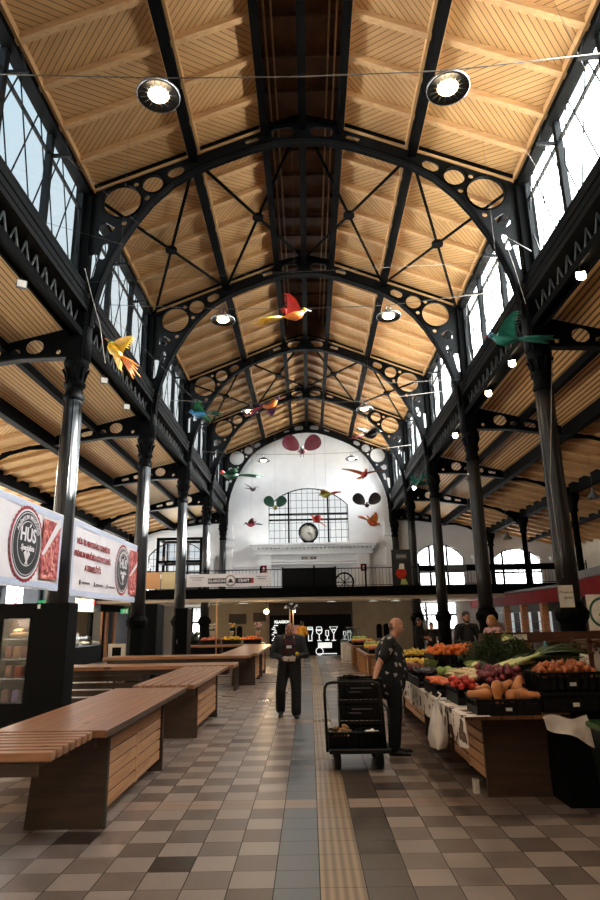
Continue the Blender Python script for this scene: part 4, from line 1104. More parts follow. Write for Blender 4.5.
# far right stalls
for j, (ya, yb) in enumerate(((16.7, 19.8), (22.4, 26.2))):
    w = 'nearer' if j == 0 else 'farther'
    heap('apple', 'small red apple on the %s of the two far right stalls' % w, 'apples on the %s far stall' % w, 1.4, 2.3, ya, ya+1.0, .95, 44, .045, sc_=1.2)
    heap('lemon', 'pale yellow fruit on the %s of the two far right stalls' % w, 'yellow fruit on the %s far stall' % w, 1.4, 2.3, ya+1.0, ya+2.0, .95, 40, .045, sc_=1.25)
    heap('cabbage', 'green cabbage on the %s of the two far right stalls' % w, 'cabbages on the %s far stall' % w, 1.45, 2.3, ya+2.0, yb, .93, 12, .09)
    for k in range(4): crate('black crate on the %s far right stall, number %s from its near end' % (w, ['one', 'two', 'three', 'four'][k]), 1.85, ya+.4+k*.75, .86, 0, (1.4, 1.5, .45))
# far left fruit and flower stall
t = thing('fruit_stand', 'dark far fruit stand on the left behind the last wooden table', 'stand', (0, 0, 0))
MB().box(-5.4, -1.9, 26.4, 27.5, .78, .86).obj('top', K['tdark'], t); MB().box(-5.3, -2.0, 26.45, 26.5, 0, .78).obj('front', K['black'], t)
MB().box(-5.3, -2.0, 27.4, 27.45, 0, .78).obj('back', K['black'], t)
for k, (x0, x1) in enumerate(((-5.3, -4.6), (-4.5, -3.7), (-3.6, -2.9), (-2.8, -2.0))):
    crate('black crate on the far left fruit stand, %s from the left' % ['first', 'second', 'third', 'fourth'][k], (x0+x1)/2, 26.9, .86, 0, (1.15, 1.9, .8))
heap('dark_cabbage', 'dark leafy plant at the left end of the far fruit stand', 'greens on the far left stand', -5.3, -4.55, 26.5, 27.3, .98, 16, .1)
heap('apple', 'red apple on the far left stand', 'apples on the far left stand', -4.5, -3.6, 26.5, 27.3, .98, 60, .045, sc_=1.2)
heap('pepper', 'yellow pepper on the far left stand', 'peppers on the far left stand', -3.6, -2.9, 26.5, 27.3, .98, 44, .05, sc_=1.2)
heap('orange', 'orange on the far left stand', 'oranges on the far left stand', -2.9, -2.0, 26.5, 27.3, .98, 52, .05, sc_=1.2)
K['flower'] = pmat('pink_petals', (206, 120, 150), (230, 196, 200), 20, rough=.6)
K['pot'] = pmat('white_pot', (226, 222, 214), (200, 196, 188), 5, rough=.4)
def pot_plant(label, x, y, z, col, seed, h=.3):
    random.seed(seed); t = thing('potted_flower', label, 'plant', (x, y, z), 0, None)
    MB().lathe([(.07, 0), (.09, .16), (.1, .16), (.1, .18), (.08, .18), (.07, .15)], n=12).obj('pot', K['pot'], t)
    l = MB(); f = MB()
    for i in range(14):
        a = random.uniform(0, 6.28); r = random.uniform(.03, .16); p = (r*math.cos(a), r*math.sin(a), .2+random.uniform(.1, h))
        l.tube([(0, 0, .15), (p[0]*.5, p[1]*.5, p[2]*.6), p], .005, n=4)
        f.ell(p, .04, .04, .025, n=7, m=4)
    l.obj('stems', K['green'], t); f.obj('blossoms', col, t); return t
K['yflower'] = pmat('yellow_petals', (226, 180, 60), (236, 206, 120), 20, rough=.6)
pot_plant('small pink potted flower at the right end of the far left stand', -2.2, 27.1, 1.16, K['flower'], 3)
pot_plant('small yellow potted flower, middle of the far left stand', -3.3, 27.15, 1.16, K['yflower'], 4)
pot_plant('white flowers in a pot, left of the yellow one on the far left stand', -4.1, 27.15, 1.16, K['pot'], 5)

# orphan prototypes that were never used
for k, o in list(PROTO.items()):
    if k not in used:
        for ch in list(o.children): bpy.data.objects.remove(ch)
        bpy.data.objects.remove(o)

# ================================================================== OTHER RIGHT SIDE THINGS
K['brownwood'] = wood('red_brown_shelf_wood', (92, 52, 36), (64, 34, 24), 'x', .5)
t = thing('display_shelf', 'brown wooden display shelf standing behind the vegetables, paper price strip on its edge', 'shelf', (0, 0, 0))
for z in (1.38, 1.16): MB().box(2.75, 4.6, 10.6, 11.0, z, z+.03).obj('shelf_board', K['brownwood'], t)
MB().box(2.75, 4.6, 10.58, 10.62, 1.30, 1.46).obj('front_board', K['brownwood'], t)
for x in (2.75, 3.7, 4.56): MB().box(x, x+.04, 10.6, 11.0, 0, 1.44).obj('upright', K['brownwood'], t)
MB().box(3.12, 3.42, 10.575, 10.582, 1.34, 1.43).obj('price_strip', K['paper'], t)
rr = random.Random(3)
for i in range(7):
    o = MB().ell((0, 0, .075), .075, .05, .085, n=10, m=7).obj('paper_bag', pmat('bag_tone_%d' % i, (150+i*6, 130+i*4, 116), (110, 96, 86), 12, rough=.6, bump=.3)); o.location = (3.82+.11*i, 10.72+rr.uniform(-.02, .02), 1.187)
    tag(o, 'small pale wrapped bag on the display shelf, %s of the row from the left' % ['first', 'second', 'third', 'fourth', 'fifth', 'sixth', 'seventh'][i], 'bag', 'wrapped bags on the shelf')
t = thing('display_shelf', 'brown wooden shelf frame at the right picture edge before the sign', 'shelf', (0, 0, 0))
for x in (3.55, 4.4): MB().box(x, x+.05, 8.6, 8.65, 0, 1.42).obj('upright', K['brownwood'], t); MB().box(x, x+.05, 9.1, 9.15, 0, 1.42).obj('upright', K['brownwood'], t)
for z in (.95, 1.36): MB().box(3.55, 4.45, 8.6, 9.15, z, z+.03).obj('shelf_board', K['brownwood'], t)
o = MB().lathe([(.055, 0), (.055, .24), (.02, .24), (.02, .22)], n=16).obj('paper_roll', K['paper']); o.location = (3.35, 8.3, 1.0); tag(o, 'white kitchen paper roll standing behind the leeks', 'paper roll')
tag(MB().box(3.2, 3.5, 8.15, 8.45, .82, 1.0).obj('carton', K['black']), 'black carton under the white paper roll', 'box')
o = MB().lathe([(.035, 0), (.038, .02), (.038, .15), (.015, .19), (.015, .22)], n=12).obj('spray_bottle', pmat('pale_blue_plastic', (120, 176, 186), (90, 150, 164), 4, rough=.3)); o.location = (3.1, 8.9, 1.16)
tag(o, 'small pale blue spray bottle behind the leeks', 'bottle')
tag(MB().box(3.0, 3.2, 8.8, 9.0, .82, 1.16).obj('carton', K['brownwood']), 'brown carton under the pale blue spray bottle', 'box')
o = bagmesh(.11, .1, .26, 8).obj('plastic_bag', K['bag']); o.location = (3.75, 8.85, .98); tag(o, 'white plastic bag lying on the shelf at the right picture edge', 'bag')

# black wheeled bin and the white sheet beside it
t = thing('wheelie_bin', 'black green refuse bin at the lower right picture edge', 'bin', (2.86, 6.3, 0))
K['bin'] = pmat('dark_green_bin', (20, 28, 22), (14, 20, 16), 3, rough=.45)
m = MB(); m.add([(-.25, -.26, .06), (.28, -.26, .06), (.28, .28, .06), (-.25, .28, .06), (-.34, -.34, .70), (.36, -.34, .70), (.36, .36, .70), (-.34, .36, .70)], [(0, 3, 2, 1), (4, 5, 6, 7), (0, 1, 5, 4), (1, 2, 6, 5), (2, 3, 7, 6), (3, 0, 4, 7)]); m.obj('body', K['bin'], t)
MB().bbox(-.37, .39, -.37, .39, .70, .755, .015).obj('lid', pmat('green_lid', (52, 84, 40), (40, 66, 30), 3, rough=.4), t)
for x in (-.2, .22): MB().cyl((x-.03, -.2, .09), (x+.03, -.2, .09), .09, n=16).obj('wheel', K['black'], t)
m = MB(); m.grid(lambda u, v: (2.1+.42*u, 6.38-.10*v+.02*math.sin(u*9), .79-.16*v*(.5+u)+.02*math.sin(u*7+v*4)), 12, 6)
tag(m.obj('plastic_sheet', K['bag']), 'crumpled whitish plastic sheet hanging between the crates and the refuse bin', 'plastic sheet')
tag(MB().box(1.56, 1.61, 7.0, 7.08, 0, .13).obj('paper_packet', K['paper']), 'small white packet on the floor beside the stall side boards', 'packet')

# white counter far down on the right
t = thing('display_counter', 'white display counter with slanted glass, far right beside the wine bar front', 'counter', (0, 0, 0))
MB().bbox(1.35, 2.1, 28.4, 30.2, .0, .75, .03).obj('body', K['pot'], t); MB().prism([(1.3, .75), (2.1, .75), (2.1, 1.35), (1.65, 1.35)], 'y', 28.45, 30.15).obj('glass_case', glass_mat('counter_glass', (.8, .85, .85), .15), t)
MB().box(1.62, 2.12, 28.4, 30.2, 1.35, 1.39).obj('top_shelf', K['grey'], t)

# ================================================================== HAND CART WITH CRATES
t = thing('platform_cart', 'black steel platform cart with tubular handle, standing right of the aisle centre', 'cart', (0, 0, 0))
K['cart'] = pmat('black_cart_steel', (12, 12, 13), (8, 8, 9), 5, rough=.45, spec=.3)
MB().bbox(.14, .86, 7.95, 9.0, .20, .25, .008).obj('platform', K['cart'], t)
MB().tube([(.12, 8.0, .22), (.10, 8.0, .85), (.105, 8.0, .92), (.13, 8.0, .965), (.18, 8.0, .98), (.66, 8.0, .98), (.72, 8.0, .965), (.76, 8.0, .92), (.77, 8.0, .85), (.80, 8.0, .22)], .017, n=8).obj('handle', K['cart'], t)
MB().tube([(.11, 8.0, .42), (.79, 8.0, .42)], .012, n=6).obj('cross_bar', K['cart'], t)
MB().tube([(.86, 8.95, .22), (.86, 8.95, .6), (.86, 8.9, .66), (.86, 8.2, .66), (.86, 8.1, .6), (.86, 8.1, .22)], .014, n=8).obj('side_rail', K['cart'], t)
K['rubber'] = pmat('black_rubber', (18, 18, 18), (26, 25, 24), 9, rough=.8)
for x, y in ((.24, 8.15), (.74, 8.15), (.24, 8.8), (.74, 8.8)):
    w = MB().lathe([(.03, -.035), (.08, -.04), (.102, -.03), (.106, 0), (.102, .03), (.08, .04), (.03, .035)], c=(x, y, .107), n=20, M=Matrix.Rotation(PI/2, 3, 'Y')).obj('wheel', K['rubber'], t)
    MB().cyl((x-.04, y, .095), (x+.04, y, .095), .018, n=8).obj('hub', K['grey'], w)
    MB().box(x-.045, x-.038, y-.03, y+.03, .09, .2).obj('fork', K['cart'], t)
m, tt, b = nodes('crate_print'); K['crate2'] = K['crate']
def bigcrate(label, x, y, z, L, Wd, H, rz=0, marks=True):
    t = thing('plastic_crate', label, 'crate', (x, y, z), rz)
    o = crate_mesh(L, Wd, H).obj('crate_body', K['crate'], t)
    if marks:
        g = MB()
        MB().box(-.12, .14, -Wd/2-.007, -Wd/2-.004, H*.52, H*.58).obj('moulded_mark', K['grey'], t)
        MB().box(-.14, .0, -Wd/2-.007, -Wd/2-.004, H*.34, H*.39).obj('moulded_mark', K['grey'], t)
    return t
bigcrate('bottom black crate of the tall stack on the cart', .56, 8.62, .25, .54, .40, .24)
bigcrate('middle black crate of the tall stack on the cart', .56, 8.62, .495, .54, .40, .24)
bigcrate('top black crate of the tall stack on the cart, a glove on its rim', .56, 8.62, .74, .54, .40, .24)
bigcrate('low black crate at the front left of the cart with potatoes in it', .31, 8.22, .25, .34, .30, .17, marks=False)
bigcrate('low black crate at the front right of the cart with a white wrapper', .66, 8.22, .25, .30, .30, .17, marks=False)
heap('potato', 'yellowish potato in the low cart crate', 'potatoes on the cart', .18, .44, 8.1, 8.35, .33, 16, .034)
m = MB(); m.grid(lambda u, v: (.58+.16*u, 8.14+.12*v, .40+.03*math.sin(u*3.1)*math.sin(v*3.1)+.008*math.sin(u*14)), 8, 6); tag(m.obj('paper_wrapper', K['paper']), 'small white wrapper lying in the front right cart crate', 'wrapper')
g = MB(); g.ell((.44, 8.52, 1.0), .07, .05, .028); g.ell((.52, 8.55, .995), .05, .018, .018); g.ell((.38, 8.58, 1.0), .03, .016, .02)
tag(g.obj('work_glove', K['black']), 'black work glove lying on the top crate of the cart stack', 'glove')

# ================================================================== PEOPLE
def fuse(name, prims, voxel, mat, parent=None, smooth_it=4):
    # prims: ('t', pts, radii) tapered tubes with round ends, ('e', centre, (rx,ry,rz), Euler or None); fused into one closed surface
    m = MB()
    for p in prims:
        if p[0] == 't':
            pts = [Vector(q) for q in p[1]]; rs = p[2] if isinstance(p[2], (list, tuple)) else [p[2]]*len(pts)
            m.tube(pts, list(rs), n=12)
            for q, r in zip(pts, rs): m.ell(q, r*.99, n=12, m=8)
        else: m.ell(p[1], *p[2], rot=p[3] if len(p) > 3 else None, n=16, m=12)
    me = bpy.data.meshes.new(name); me.from_pydata(m.v, [], m.f)
    o = bpy.data.objects.new(name, me); C.objects.link(o)
    r = o.modifiers.new('r', 'REMESH'); r.mode = 'VOXEL'; r.voxel_size = voxel; r.use_smooth_shade = True
    if smooth_it:
        s = o.modifiers.new('s', 'SMOOTH'); s.iterations = smooth_it; s.factor = .5
    dg = bpy.context.evaluated_depsgraph_get(); nm = bpy.data.meshes.new_from_object(o.evaluated_get(dg))
    bpy.data.objects.remove(o); bpy.data.meshes.remove(me)
    nm.name = name; nm.materials.clear(); nm.materials.append(mat)
    for p in nm.polygons: p.use_smooth = True
    o = bpy.data.objects.new(name, nm); C.objects.link(o)
    if parent: o.parent = parent
    return o
K['skin'] = pmat('skin', (190, 138, 112), (170, 116, 92), 14, rough=.5)
K['skin2'] = pmat('skin_tanned', (164, 112, 86), (146, 94, 72), 14, rough=.5)
K['hair_dark'] = pmat('dark_hair', (34, 26, 22), (20, 16, 14), 40, rough=.6, bump=.5)
K['hair_blond'] = pmat('blond_hair', (176, 128, 74), (140, 96, 50), 40, rough=.5, bump=.5)
K['cloth_black'] = pmat('black_cloth', (24, 24, 27), (15, 15, 17), 12, rough=.85, bump=.2)
K['shoe'] = pmat('black_shoe_leather', (20, 19, 19), (12, 12, 12), 6, rough=.4)
K['jacket'] = pmat('dark_jacket', (26, 28, 34), (16, 18, 22), 12, rough=.7, bump=.2)
m, tt, b = nodes('striped_sweater'); tcn = N(tt, 'ShaderNodeTexCoord'); sp = N(tt, 'ShaderNodeSeparateXYZ'); tt.links.new(tcn.outputs['Object'], sp.inputs[0])
tt.links.new(mixc(tt, math_(tt, 'GREATER_THAN', math_(tt, 'FRACT', math_(tt, 'DIVIDE', sp.outputs[2], .15)), .5), lin((18, 16, 19)), lin((62, 20, 22))), b.inputs['Base Color']); b.inputs['Roughness'].default_value = .9; K['stripes'] = m
m, tt, b = nodes('dark_flowered_shirt'); tcn = N(tt, 'ShaderNodeTexCoord'); vo = N(tt, 'ShaderNodeTexVoronoi'); vo.inputs['Scale'].default_value = 10; no = N(tt, 'ShaderNodeTexNoise'); no.inputs['Scale'].default_value = 30
tt.links.new(tcn.outputs['Object'], vo.inputs[0]); tt.links.new(tcn.outputs['Object'], no.inputs[0])
tt.links.new(mixc(tt, math_(tt, 'LESS_THAN', math_(tt, 'ADD', vo.outputs['Distance'], math_(tt, 'MULTIPLY', no.outputs[0], .7)), .60), lin((20, 20, 22)), lin((176, 172, 168))), b.inputs['Base Color']); b.inputs['Roughness'].default_value = .8; K['flowered'] = m

def rotm(rx=0, ry=0, rz=0): return Euler((rx, ry, rz)).to_matrix()
def head_prims(c, R, s=1.0):
    # c head centre; R rotation; face looks along -Y before rotation
    c = Vector(c)
    def q(x, y, z): return c+R @ Vector((x*s, y*s, z*s))
    def e(x, y, z, rx, ry, rz): return ('e', q(x, y, z), (rx*s, ry*s, rz*s), R)
    P = [e(0, .01, .02, .076, .096, .1), e(0, -.02, -.045, .062, .075, .075), e(0, -.045, -.088, .035, .035, .028),
         ('t', [q(0, -.088, .02), q(0, -.108, -.012), q(0, -.098, -.026)], [.010*s, .016*s, .013*s]),
         e(.03, -.075, .025, .03, .02, .012), e(-.03, -.075, .025, .03, .02, .012),
         ('t', [q(-.022, -.086, -.052), q(0, -.093, -.05), q(.022, -.086, -.052)], [.008*s]*3),
         ('t', [q(-.018, -.084, -.064), q(0, -.09, -.066), q(.018, -.084, -.064)], [.008*s]*3)]
    for sx in (-1, 1): P.append(('e', q(sx*.078, .012, -.005), (.010*s, .02*s, .032*s), R))
    return P
def face_details(parent, c, R, s=1.0, brow=True, mat=None):
    c = Vector(c)
    def q(x, y, z): return c+R @ Vector((x*s, y*s, z*s))
    for sx in (-1, 1):
        MB().ell(q(sx*.03, -.082, .008), .0125*s, n=10, m=7).obj('eye', K['pot'], parent)
        MB().ell(q(sx*.03, -.0925, .007), .006*s, n=8, m=5).obj('iris', K['hair_dark'], parent)
        if brow: MB().tube([q(sx*.013, -.092, .027), q(sx*.03, -.097, .033), q(sx*.048, -.086, .028)], [.003*s, .0045*s, .003*s], n=6).obj('eyebrow', mat or K['hair_dark'], parent)
    MB().tube([q(-.02, -.0945, -.058), q(0, -.1, -.058), q(.02, -.0945, -.058)], [.0015*s, .0025*s, .0015*s], n=5).obj('lip_line', K['redonion'], parent)
def hand_prims(w, d, side, curl=.5, thumb=None, s=1.0):
    # w wrist; d direction of the hand; side = unit vector towards the thumb; fingers bend towards palm normal
    w = Vector(w); d = Vector(d).normalized(); side = Vector(side); side = (side-d*side.dot(d)).normalized(); nrm = d.cross(side).normalized()
    if thumb == 'flip': nrm = -nrm
    P = [('e', w+d*.045*s, (.040*s, .048*s, .017*s), Matrix((side, d, nrm)).transposed())]
    P.append(('t', [w-d*.01, w+d*.03*s], [.026*s, .026*s]))
    for i, L in enumerate((.070, .078, .072, .056)):
        off = side*(.027-.018*i)*s; b0 = w+d*.078*s+off; p1 = b0+(d*(1-curl*.35)+nrm*curl*.45).normalized()*L*.45*s
        p2 = p1+(d*(1-curl)+nrm*curl).normalized()*L*.33*s; p3 = p2+(d*(1-curl*1.6)+nrm*curl*1.3).normalized()*L*.25*s
        P.append(('t', [w+d*.05*s+off*.9, b0, p1, p2, p3], [.010*s, .0098*s, .009*s, .0082*s, .007*s]))
    t0 = w+d*.02*s+side*.03*s; t1 = t0+(d*.6+side*.65+nrm*.25).normalized()*.035*s; t2 = t1+(d*.9+side*.2+nrm*.5).normalized()*.03*s
    P.append(('t', [w+d*.015*s+side*.01*s, t0, t1, t2], [.014*s, .0125*s, .0105*s, .0085*s])); return P
def shoe(parent, a, R, s=1.0, mat='shoe', name='shoe'):
    a = Vector(a)
    def q(x, y, z): return a+R @ Vector((x, y, z))
    m = MB(); m.cur = 0
    prof = [(.06, .028, .05), (.04, .040, .08), (0, .042, .075), (-.06, .040, .06), (-.12, .046, .045), (-.18, .042, .035), (-.215, .022, .02)]
    vs = []
    for y, w, h in prof:
        for i in range(10):
            t_ = 2*PI*i/10; vs.append(q(w*math.cos(t_), y, max(0, h*.5+h*.55*math.sin(t_))))
    m.add(vs, [(j*10+i, j*10+(i+1) % 10, (j+1)*10+(i+1) % 10, (j+1)*10+i) for j in range(len(prof)-1) for i in range(10)], True)
    m.add(vs[:10], [tuple(range(10))]); m.add(vs[-10:], [tuple(range(10))])
    return m.obj(name, K[mat], parent)

# ---- the walking man (faces the camera)
t = thing('person', 'person walking towards the camera in dark open jacket and striped sweater, looking down', 'person', (-.45, 12.42, 0))
RH = rotm(.42, 0, .08); HC = (.01, -.02, 1.545)
sh = [(-.205, .02, 1.37), (.205, .02, 1.37)]; hp = [(-.095, 0, .90), (.095, 0, .90)]
kn = [(-.165, -.06, .50), (.12, -.02, .49)]; an = [(-.18, .10, .14), (.115, -.06, .09)]
el = [(-.315, .02, 1.09), (.31, .0, 1.09)]; wr = [(-.11, -.20, 1.03), (.10, -.21, 1.04)]
body = head_prims(HC, RH, .98)+[('t', [(0, .03, 1.37), (0, .0, 1.47)], [.062, .056]), ('t', [(0, .02, .95), (0, .03, 1.1), (0, .04, 1.28), (0, .04, 1.36)], [.125, .12, .135, .10]),
     ('t', [sh[0], (0, .04, 1.38), sh[1]], [.06, .075, .06]), ('t', [hp[0], hp[1]], [.1, .1])]
for i in (0, 1):
    body += [('t', [sh[i], el[i], wr[i]], [.052, .042, .028]), ('t', [hp[i], kn[i], an[i]], [.085, .056, .038])]
body += hand_prims(wr[0], (.75, -.35, -.15), (.3, -.2, .9), .6)+hand_prims(wr[1], (-.75, -.3, -.1), (-.3, -.2, .9), .6, 'flip')
b_ = fuse('body', body, .0085, K['skin2'], t, 3)
face_details(b_, HC, RH, .98)
fuse('hair', [('e', Vector(HC)+RH @ Vector((0, .035, .04)), (.080, .092, .08), RH), ('e', Vector(HC)+RH @ Vector((0, .05, -.01)), (.078, .07, .08), RH)], .01, K['hair_dark'], b_, 2)
tr = [('t', [hp[0], kn[0], (an[0][0], an[0][1], .13)], [.13, .10, .092]), ('t', [hp[1], kn[1], (an[1][0], an[1][1]+.02, .10)], [.13, .10, .095]), ('t', [(-.06, 0, .96), (.06, 0, .96)], [.125, .125]), ('t', [(-.16, 0, .7), (-.17, -.02, .62)], [.05, .05])]
fuse('trousers', tr, .012, K['cloth_black'], t)
sw = fuse('sweater', [('t', [(0, 0, .97), (0, .01, 1.1), (0, .02, 1.28), (0, .03, 1.37)], [.15, .145, .150, .11])], .012, K['stripes'], t)
MB().box(-.05, .05, -.150, -.143, 1.21, 1.26).obj('badge', K['paper'], sw)
jk = []
for i, sx in ((0, -1), (1, 1)):
    jk += [('t', [sh[i], el[i], Vector(wr[i])*.8+Vector(el[i])*.2], [.085, .072, .056]), ('t', [(sx*.13, .03, .93), (sx*.14, .03, 1.12), (sx*.15, .03, 1.30), (sx*.13, .03, 1.38)], [.085, .085, .095, .075])]
jk += [('t', [(0, .10, .93), (0, .10, 1.1), (0, .10, 1.3)], [.10, .10, .10]), ('t', [(-.12, .04, 1.41), (0, .07, 1.45), (.12, .04, 1.41)], [.05, .045, .05])]
fuse('jacket', jk, .012, K['jacket'], t)
shoe(t, (-.16, .10, .075), rotm(.5, 0, -.1)); shoe(t, (.115, -.04, 0), rotm(0, 0, .1))
MB().box(-.10, .12, -.36, -.354, .985, 1.075, rot=Euler((.5, .05, .1))).obj('folded_paper', K['paper'])
o = bpy.data.objects['folded_paper']; o.location = (-.45, 12.42+.06, 0); tag(o, 'white folded paper held in the hands of the walking person', 'paper')
o = MB().ell((0, 0, 0), .035, .03, .03, n=9, m=6).obj('bread_roll', K['lemon']); o.location = (-.30, 12.14, 1.12); tag(o, 'small yellow bite of food held in the left hand of the walking person', 'food')

# ---- the man in the patterned shirt, seen from his left side, turned towards the stall
t = thing('person', 'bald person in dark patterned shirt standing between the cart and the stall', 'person', (1.03, 9.0, 0))
RH = rotm(.38, 0, 1.25); HC = (.10, .0, 1.60)    # looks towards +X and down
sh = [(-.03, -.19, 1.40), (.02, .20, 1.40)]; hp = [(0, -.09, .90), (.0, .09, .90)]
kn = [(.02, -.10, .49), (.04, .10, .49)]; an = [(-.04, -.10, .08), (.02, .11, .08)]
el = [(-.19, -.25, 1.12), (.14, .26, 1.12)]; wr = [(-.27, -.40, .95), (.30, -.02, 1.10)]
body = head_prims(HC, RH, .98)+[('t', [(.02, 0, 1.40), (.07, 0, 1.50)], [.066, .06]), ('t', [(0, 0, .95), (.01, 0, 1.1), (0, 0, 1.28), (0, 0, 1.38)], [.14, .145, .14, .10]), ('t', [sh[0], (0, 0, 1.40), sh[1]], [.062, .078, .062]), ('t', [hp[0], hp[1]], [.11, .11])]
for i in (0, 1): body += [('t', [sh[i], el[i], wr[i]], [.055, .045, .029]), ('t', [hp[i], kn[i], an[i]], [.088, .058, .04])]
body += hand_prims(wr[0], (-.35, -.55, -.55), (.8, -.3, 0), .35)+hand_prims(wr[1], (.8, -.25, .0), (0, -.3, .9), .6)
b_ = fuse('body', body, .0085, K['skin'], t, 3); face_details(b_, HC, RH, .98)
fuse('stubble', [('e', Vector(HC)+RH @ Vector((0, .045, -.01)), (.077, .066, .06), RH)], .01, pmat('cropped_grey_hair', (120, 92, 78), (96, 74, 64), 40, rough=.7), b_, 2)
fuse('trousers', [('t', [hp[0], kn[0], (-.03, -.10, .10)], [.125, .09, .075]), ('t', [hp[1], kn[1], (.02, .11, .10)], [.125, .09, .075]), ('t', [(0, -.05, .95), (0, .05, .95)], [.14, .14])], .012, K['cloth_black'], t)
fuse('shirt', [('t', [(-.03, -.03, .82), (-.01, -.02, 1.05), (-.03, 0, 1.25), (-.02, 0, 1.36)], [.18, .19, .185, .13]), ('t', [(.03, .05, .84), (.06, .05, 1.05), (.03, .05, 1.25)], [.155, .17, .16]),
    ('t', [sh[0], (-.12, -.225, 1.22)], [.085, .075]), ('t', [sh[1], (.09, .24, 1.22)], [.085, .075]), ('t', [sh[0], (0, 0, 1.42), sh[1]], [.08, .085, .08])], .012, K['flowered'], t)
for a_, r_ in (((-.03, -.10, 0), 1.35), ((.03, .11, 0), 1.5)): shoe(t, a_, rotm(0, 0, r_))
MB().tube([(-.0, -.175, 1.30), (.06, -.20, 1.15), (.11, -.19, 1.0)], .008, n=5).obj('bag_strap', K['cloth_black'], t)

# ---- simpler people farther off: same builder, fused body plus clothes
def far_person(label, loc, rz, top, hair, pose='stand', h=1.72, skin='skin', beard=False, glasses=False, legs=True, hairlen=0, armf=.25, voxel=.012):
    t = thing('person', label, 'person', loc, rz); k = h/1.74
    RH = rotm(.2, 0, 0); HC = Vector((0, -.02, 1.60*k))
    sh = [(-.19, .01, 1.41*k), (.19, .01, 1.41*k)]; el = [(-.27, -.03, 1.13*k), (.27, -.03, 1.13*k)]; wr = [(-.13, -armf-.03, 1.10*k), (.13, -armf-.03, 1.10*k)]
    hp = [(-.09, 0, .9*k), (.09, 0, .9*k)]
    body = head_prims(HC, RH, .98)+[('t', [(0, .02, 1.4*k), (0, 0, 1.5*k)], [.06, .055]), ('t', [(0, .02, .95*k), (0, .02, 1.2*k), (0, .02, 1.38*k)], [.13, .135, .1]), ('t', [sh[0], (0, .02, 1.4*k), sh[1]], [.058, .07, .058])]
    for i in (0, 1):
        body += [('t', [sh[i], el[i], wr[i]], [.05, .042, .028])]
        if legs: body += [('t', [hp[i], (hp[i][0]*1.15, -.02, .48*k), (hp[i][0]*1.2, 0, .08)], [.085, .056, .038])]
    body += hand_prims(wr[0], (.4, -.8, -.2), (.5, .2, .8), .5)+hand_prims(wr[1], (-.4, -.8, -.2), (-.5, .2, .8), .5, 'flip')
    b_ = fuse('body', body, voxel, K[skin], t, 2); face_details(b_, HC, RH, .98)
    hr = [('e', HC+RH @ Vector((0, .025, .045)), (.083, .098, .088), RH), ('e', HC+RH @ Vector((0, .05, -.015)), (.08, .072, .085), RH)]
    if hairlen: hr += [('t', [HC+Vector((0, .07, 0)), HC+Vector((0, .09, -hairlen))], [.075, .05]), ('e', HC+Vector((.06, .03, -.03)), (.03, .06, .08)), ('e', HC+Vector((-.06, .03, -.03)), (.03, .06, .08))]
    fuse('hair', hr, .012, K[hair], b_, 2)
    if beard: fuse('beard', [('e', HC+RH @ Vector((0, -.045, -.075)), (.062, .05, .04), RH), ('e', HC+RH @ Vector((.05, -.01, -.05)), (.02, .04, .04), RH), ('e', HC+RH @ Vector((-.05, -.01, -.05)), (.02, .04, .04), RH)], .01, K['hair_dark'], b_, 1)
    if glasses:
        g = MB()
        for sx in (-1, 1): g.tube([HC+RH @ Vector((sx*.032+.02*math.cos(a*PI/5), -.108, .006+.015*math.sin(a*PI/5))) for a in range(10)], .002, n=4, closed=True)
        g.cyl(HC+RH @ Vector((-.012, -.108, .008)), HC+RH @ Vector((.012, -.108, .008)), .002, n=4); g.obj('glasses', K['black'], b_)
    cl_ = [('t', [(0, .01, .9*k), (0, .02, 1.2*k), (0, .02, 1.37*k)], [.155, .16, .115]), ('t', [sh[0], (0, .02, 1.42*k), sh[1]], [.075, .08, .075])]
    for i in (0, 1): cl_ += [('t', [sh[i], el[i], Vector(wr[i])*.75+Vector(el[i])*.25], [.078, .062, .05])]
    fuse('top', cl_, .013, top, t)
    if legs:
        fuse('trousers', [('t', [hp[i], (hp[i][0]*1.15, -.02, .48*k), (hp[i][0]*1.2, 0, .11)], [.115, .085, .072]) for i in (0, 1)]+[('t', [(-.04, 0, .93*k), (.04, 0, .93*k)], [.13, .13])], .013, K['cloth_black'], t)
        for i in (0, 1): shoe(t, (hp[i][0]*1.2, .0, 0), rotm())
    return t
K['pinktop'] = pmat('pale_pink_top', (190, 150, 150), (166, 126, 128), 8, rough=.85)
K['yellow'] = pmat('yellow_jacket', (206, 150, 40), (180, 124, 28), 8, rough=.7)
far_person('bearded person with glasses and dark top behind the stall, above the oranges', (3.36, 14.3, 0), .15, K['cloth_black'], 'hair_dark', h=1.86, beard=True, glasses=True)
far_person('blond person in pale pink top turned to the left behind the stall', (3.72, 13.6, 0), -1.2, K['pinktop'], 'hair_blond', h=1.76, hairlen=.12)
far_person('dark clothed person standing far right beyond the stall, nearer the bald person', (3.6, 22.0, 0), .9, K['cloth_black'], 'hair_dark', h=1.74, skin='skin2')
far_person('small dark clothed person far right between two columns', (4.3, 23.5, 0), 0, K['cloth_black'], 'hair_dark', h=1.56)
far_person('person in yellow jacket standing before the wine bar front', (-.42, 30.9, 0), 2.6, K['yellow'], 'hair_dark', h=1.7)
far_person('person in pink top far behind the column on the right', (6.9, 24.5, 0), .4, K['pinktop'], 'hair_blond', h=1.78)

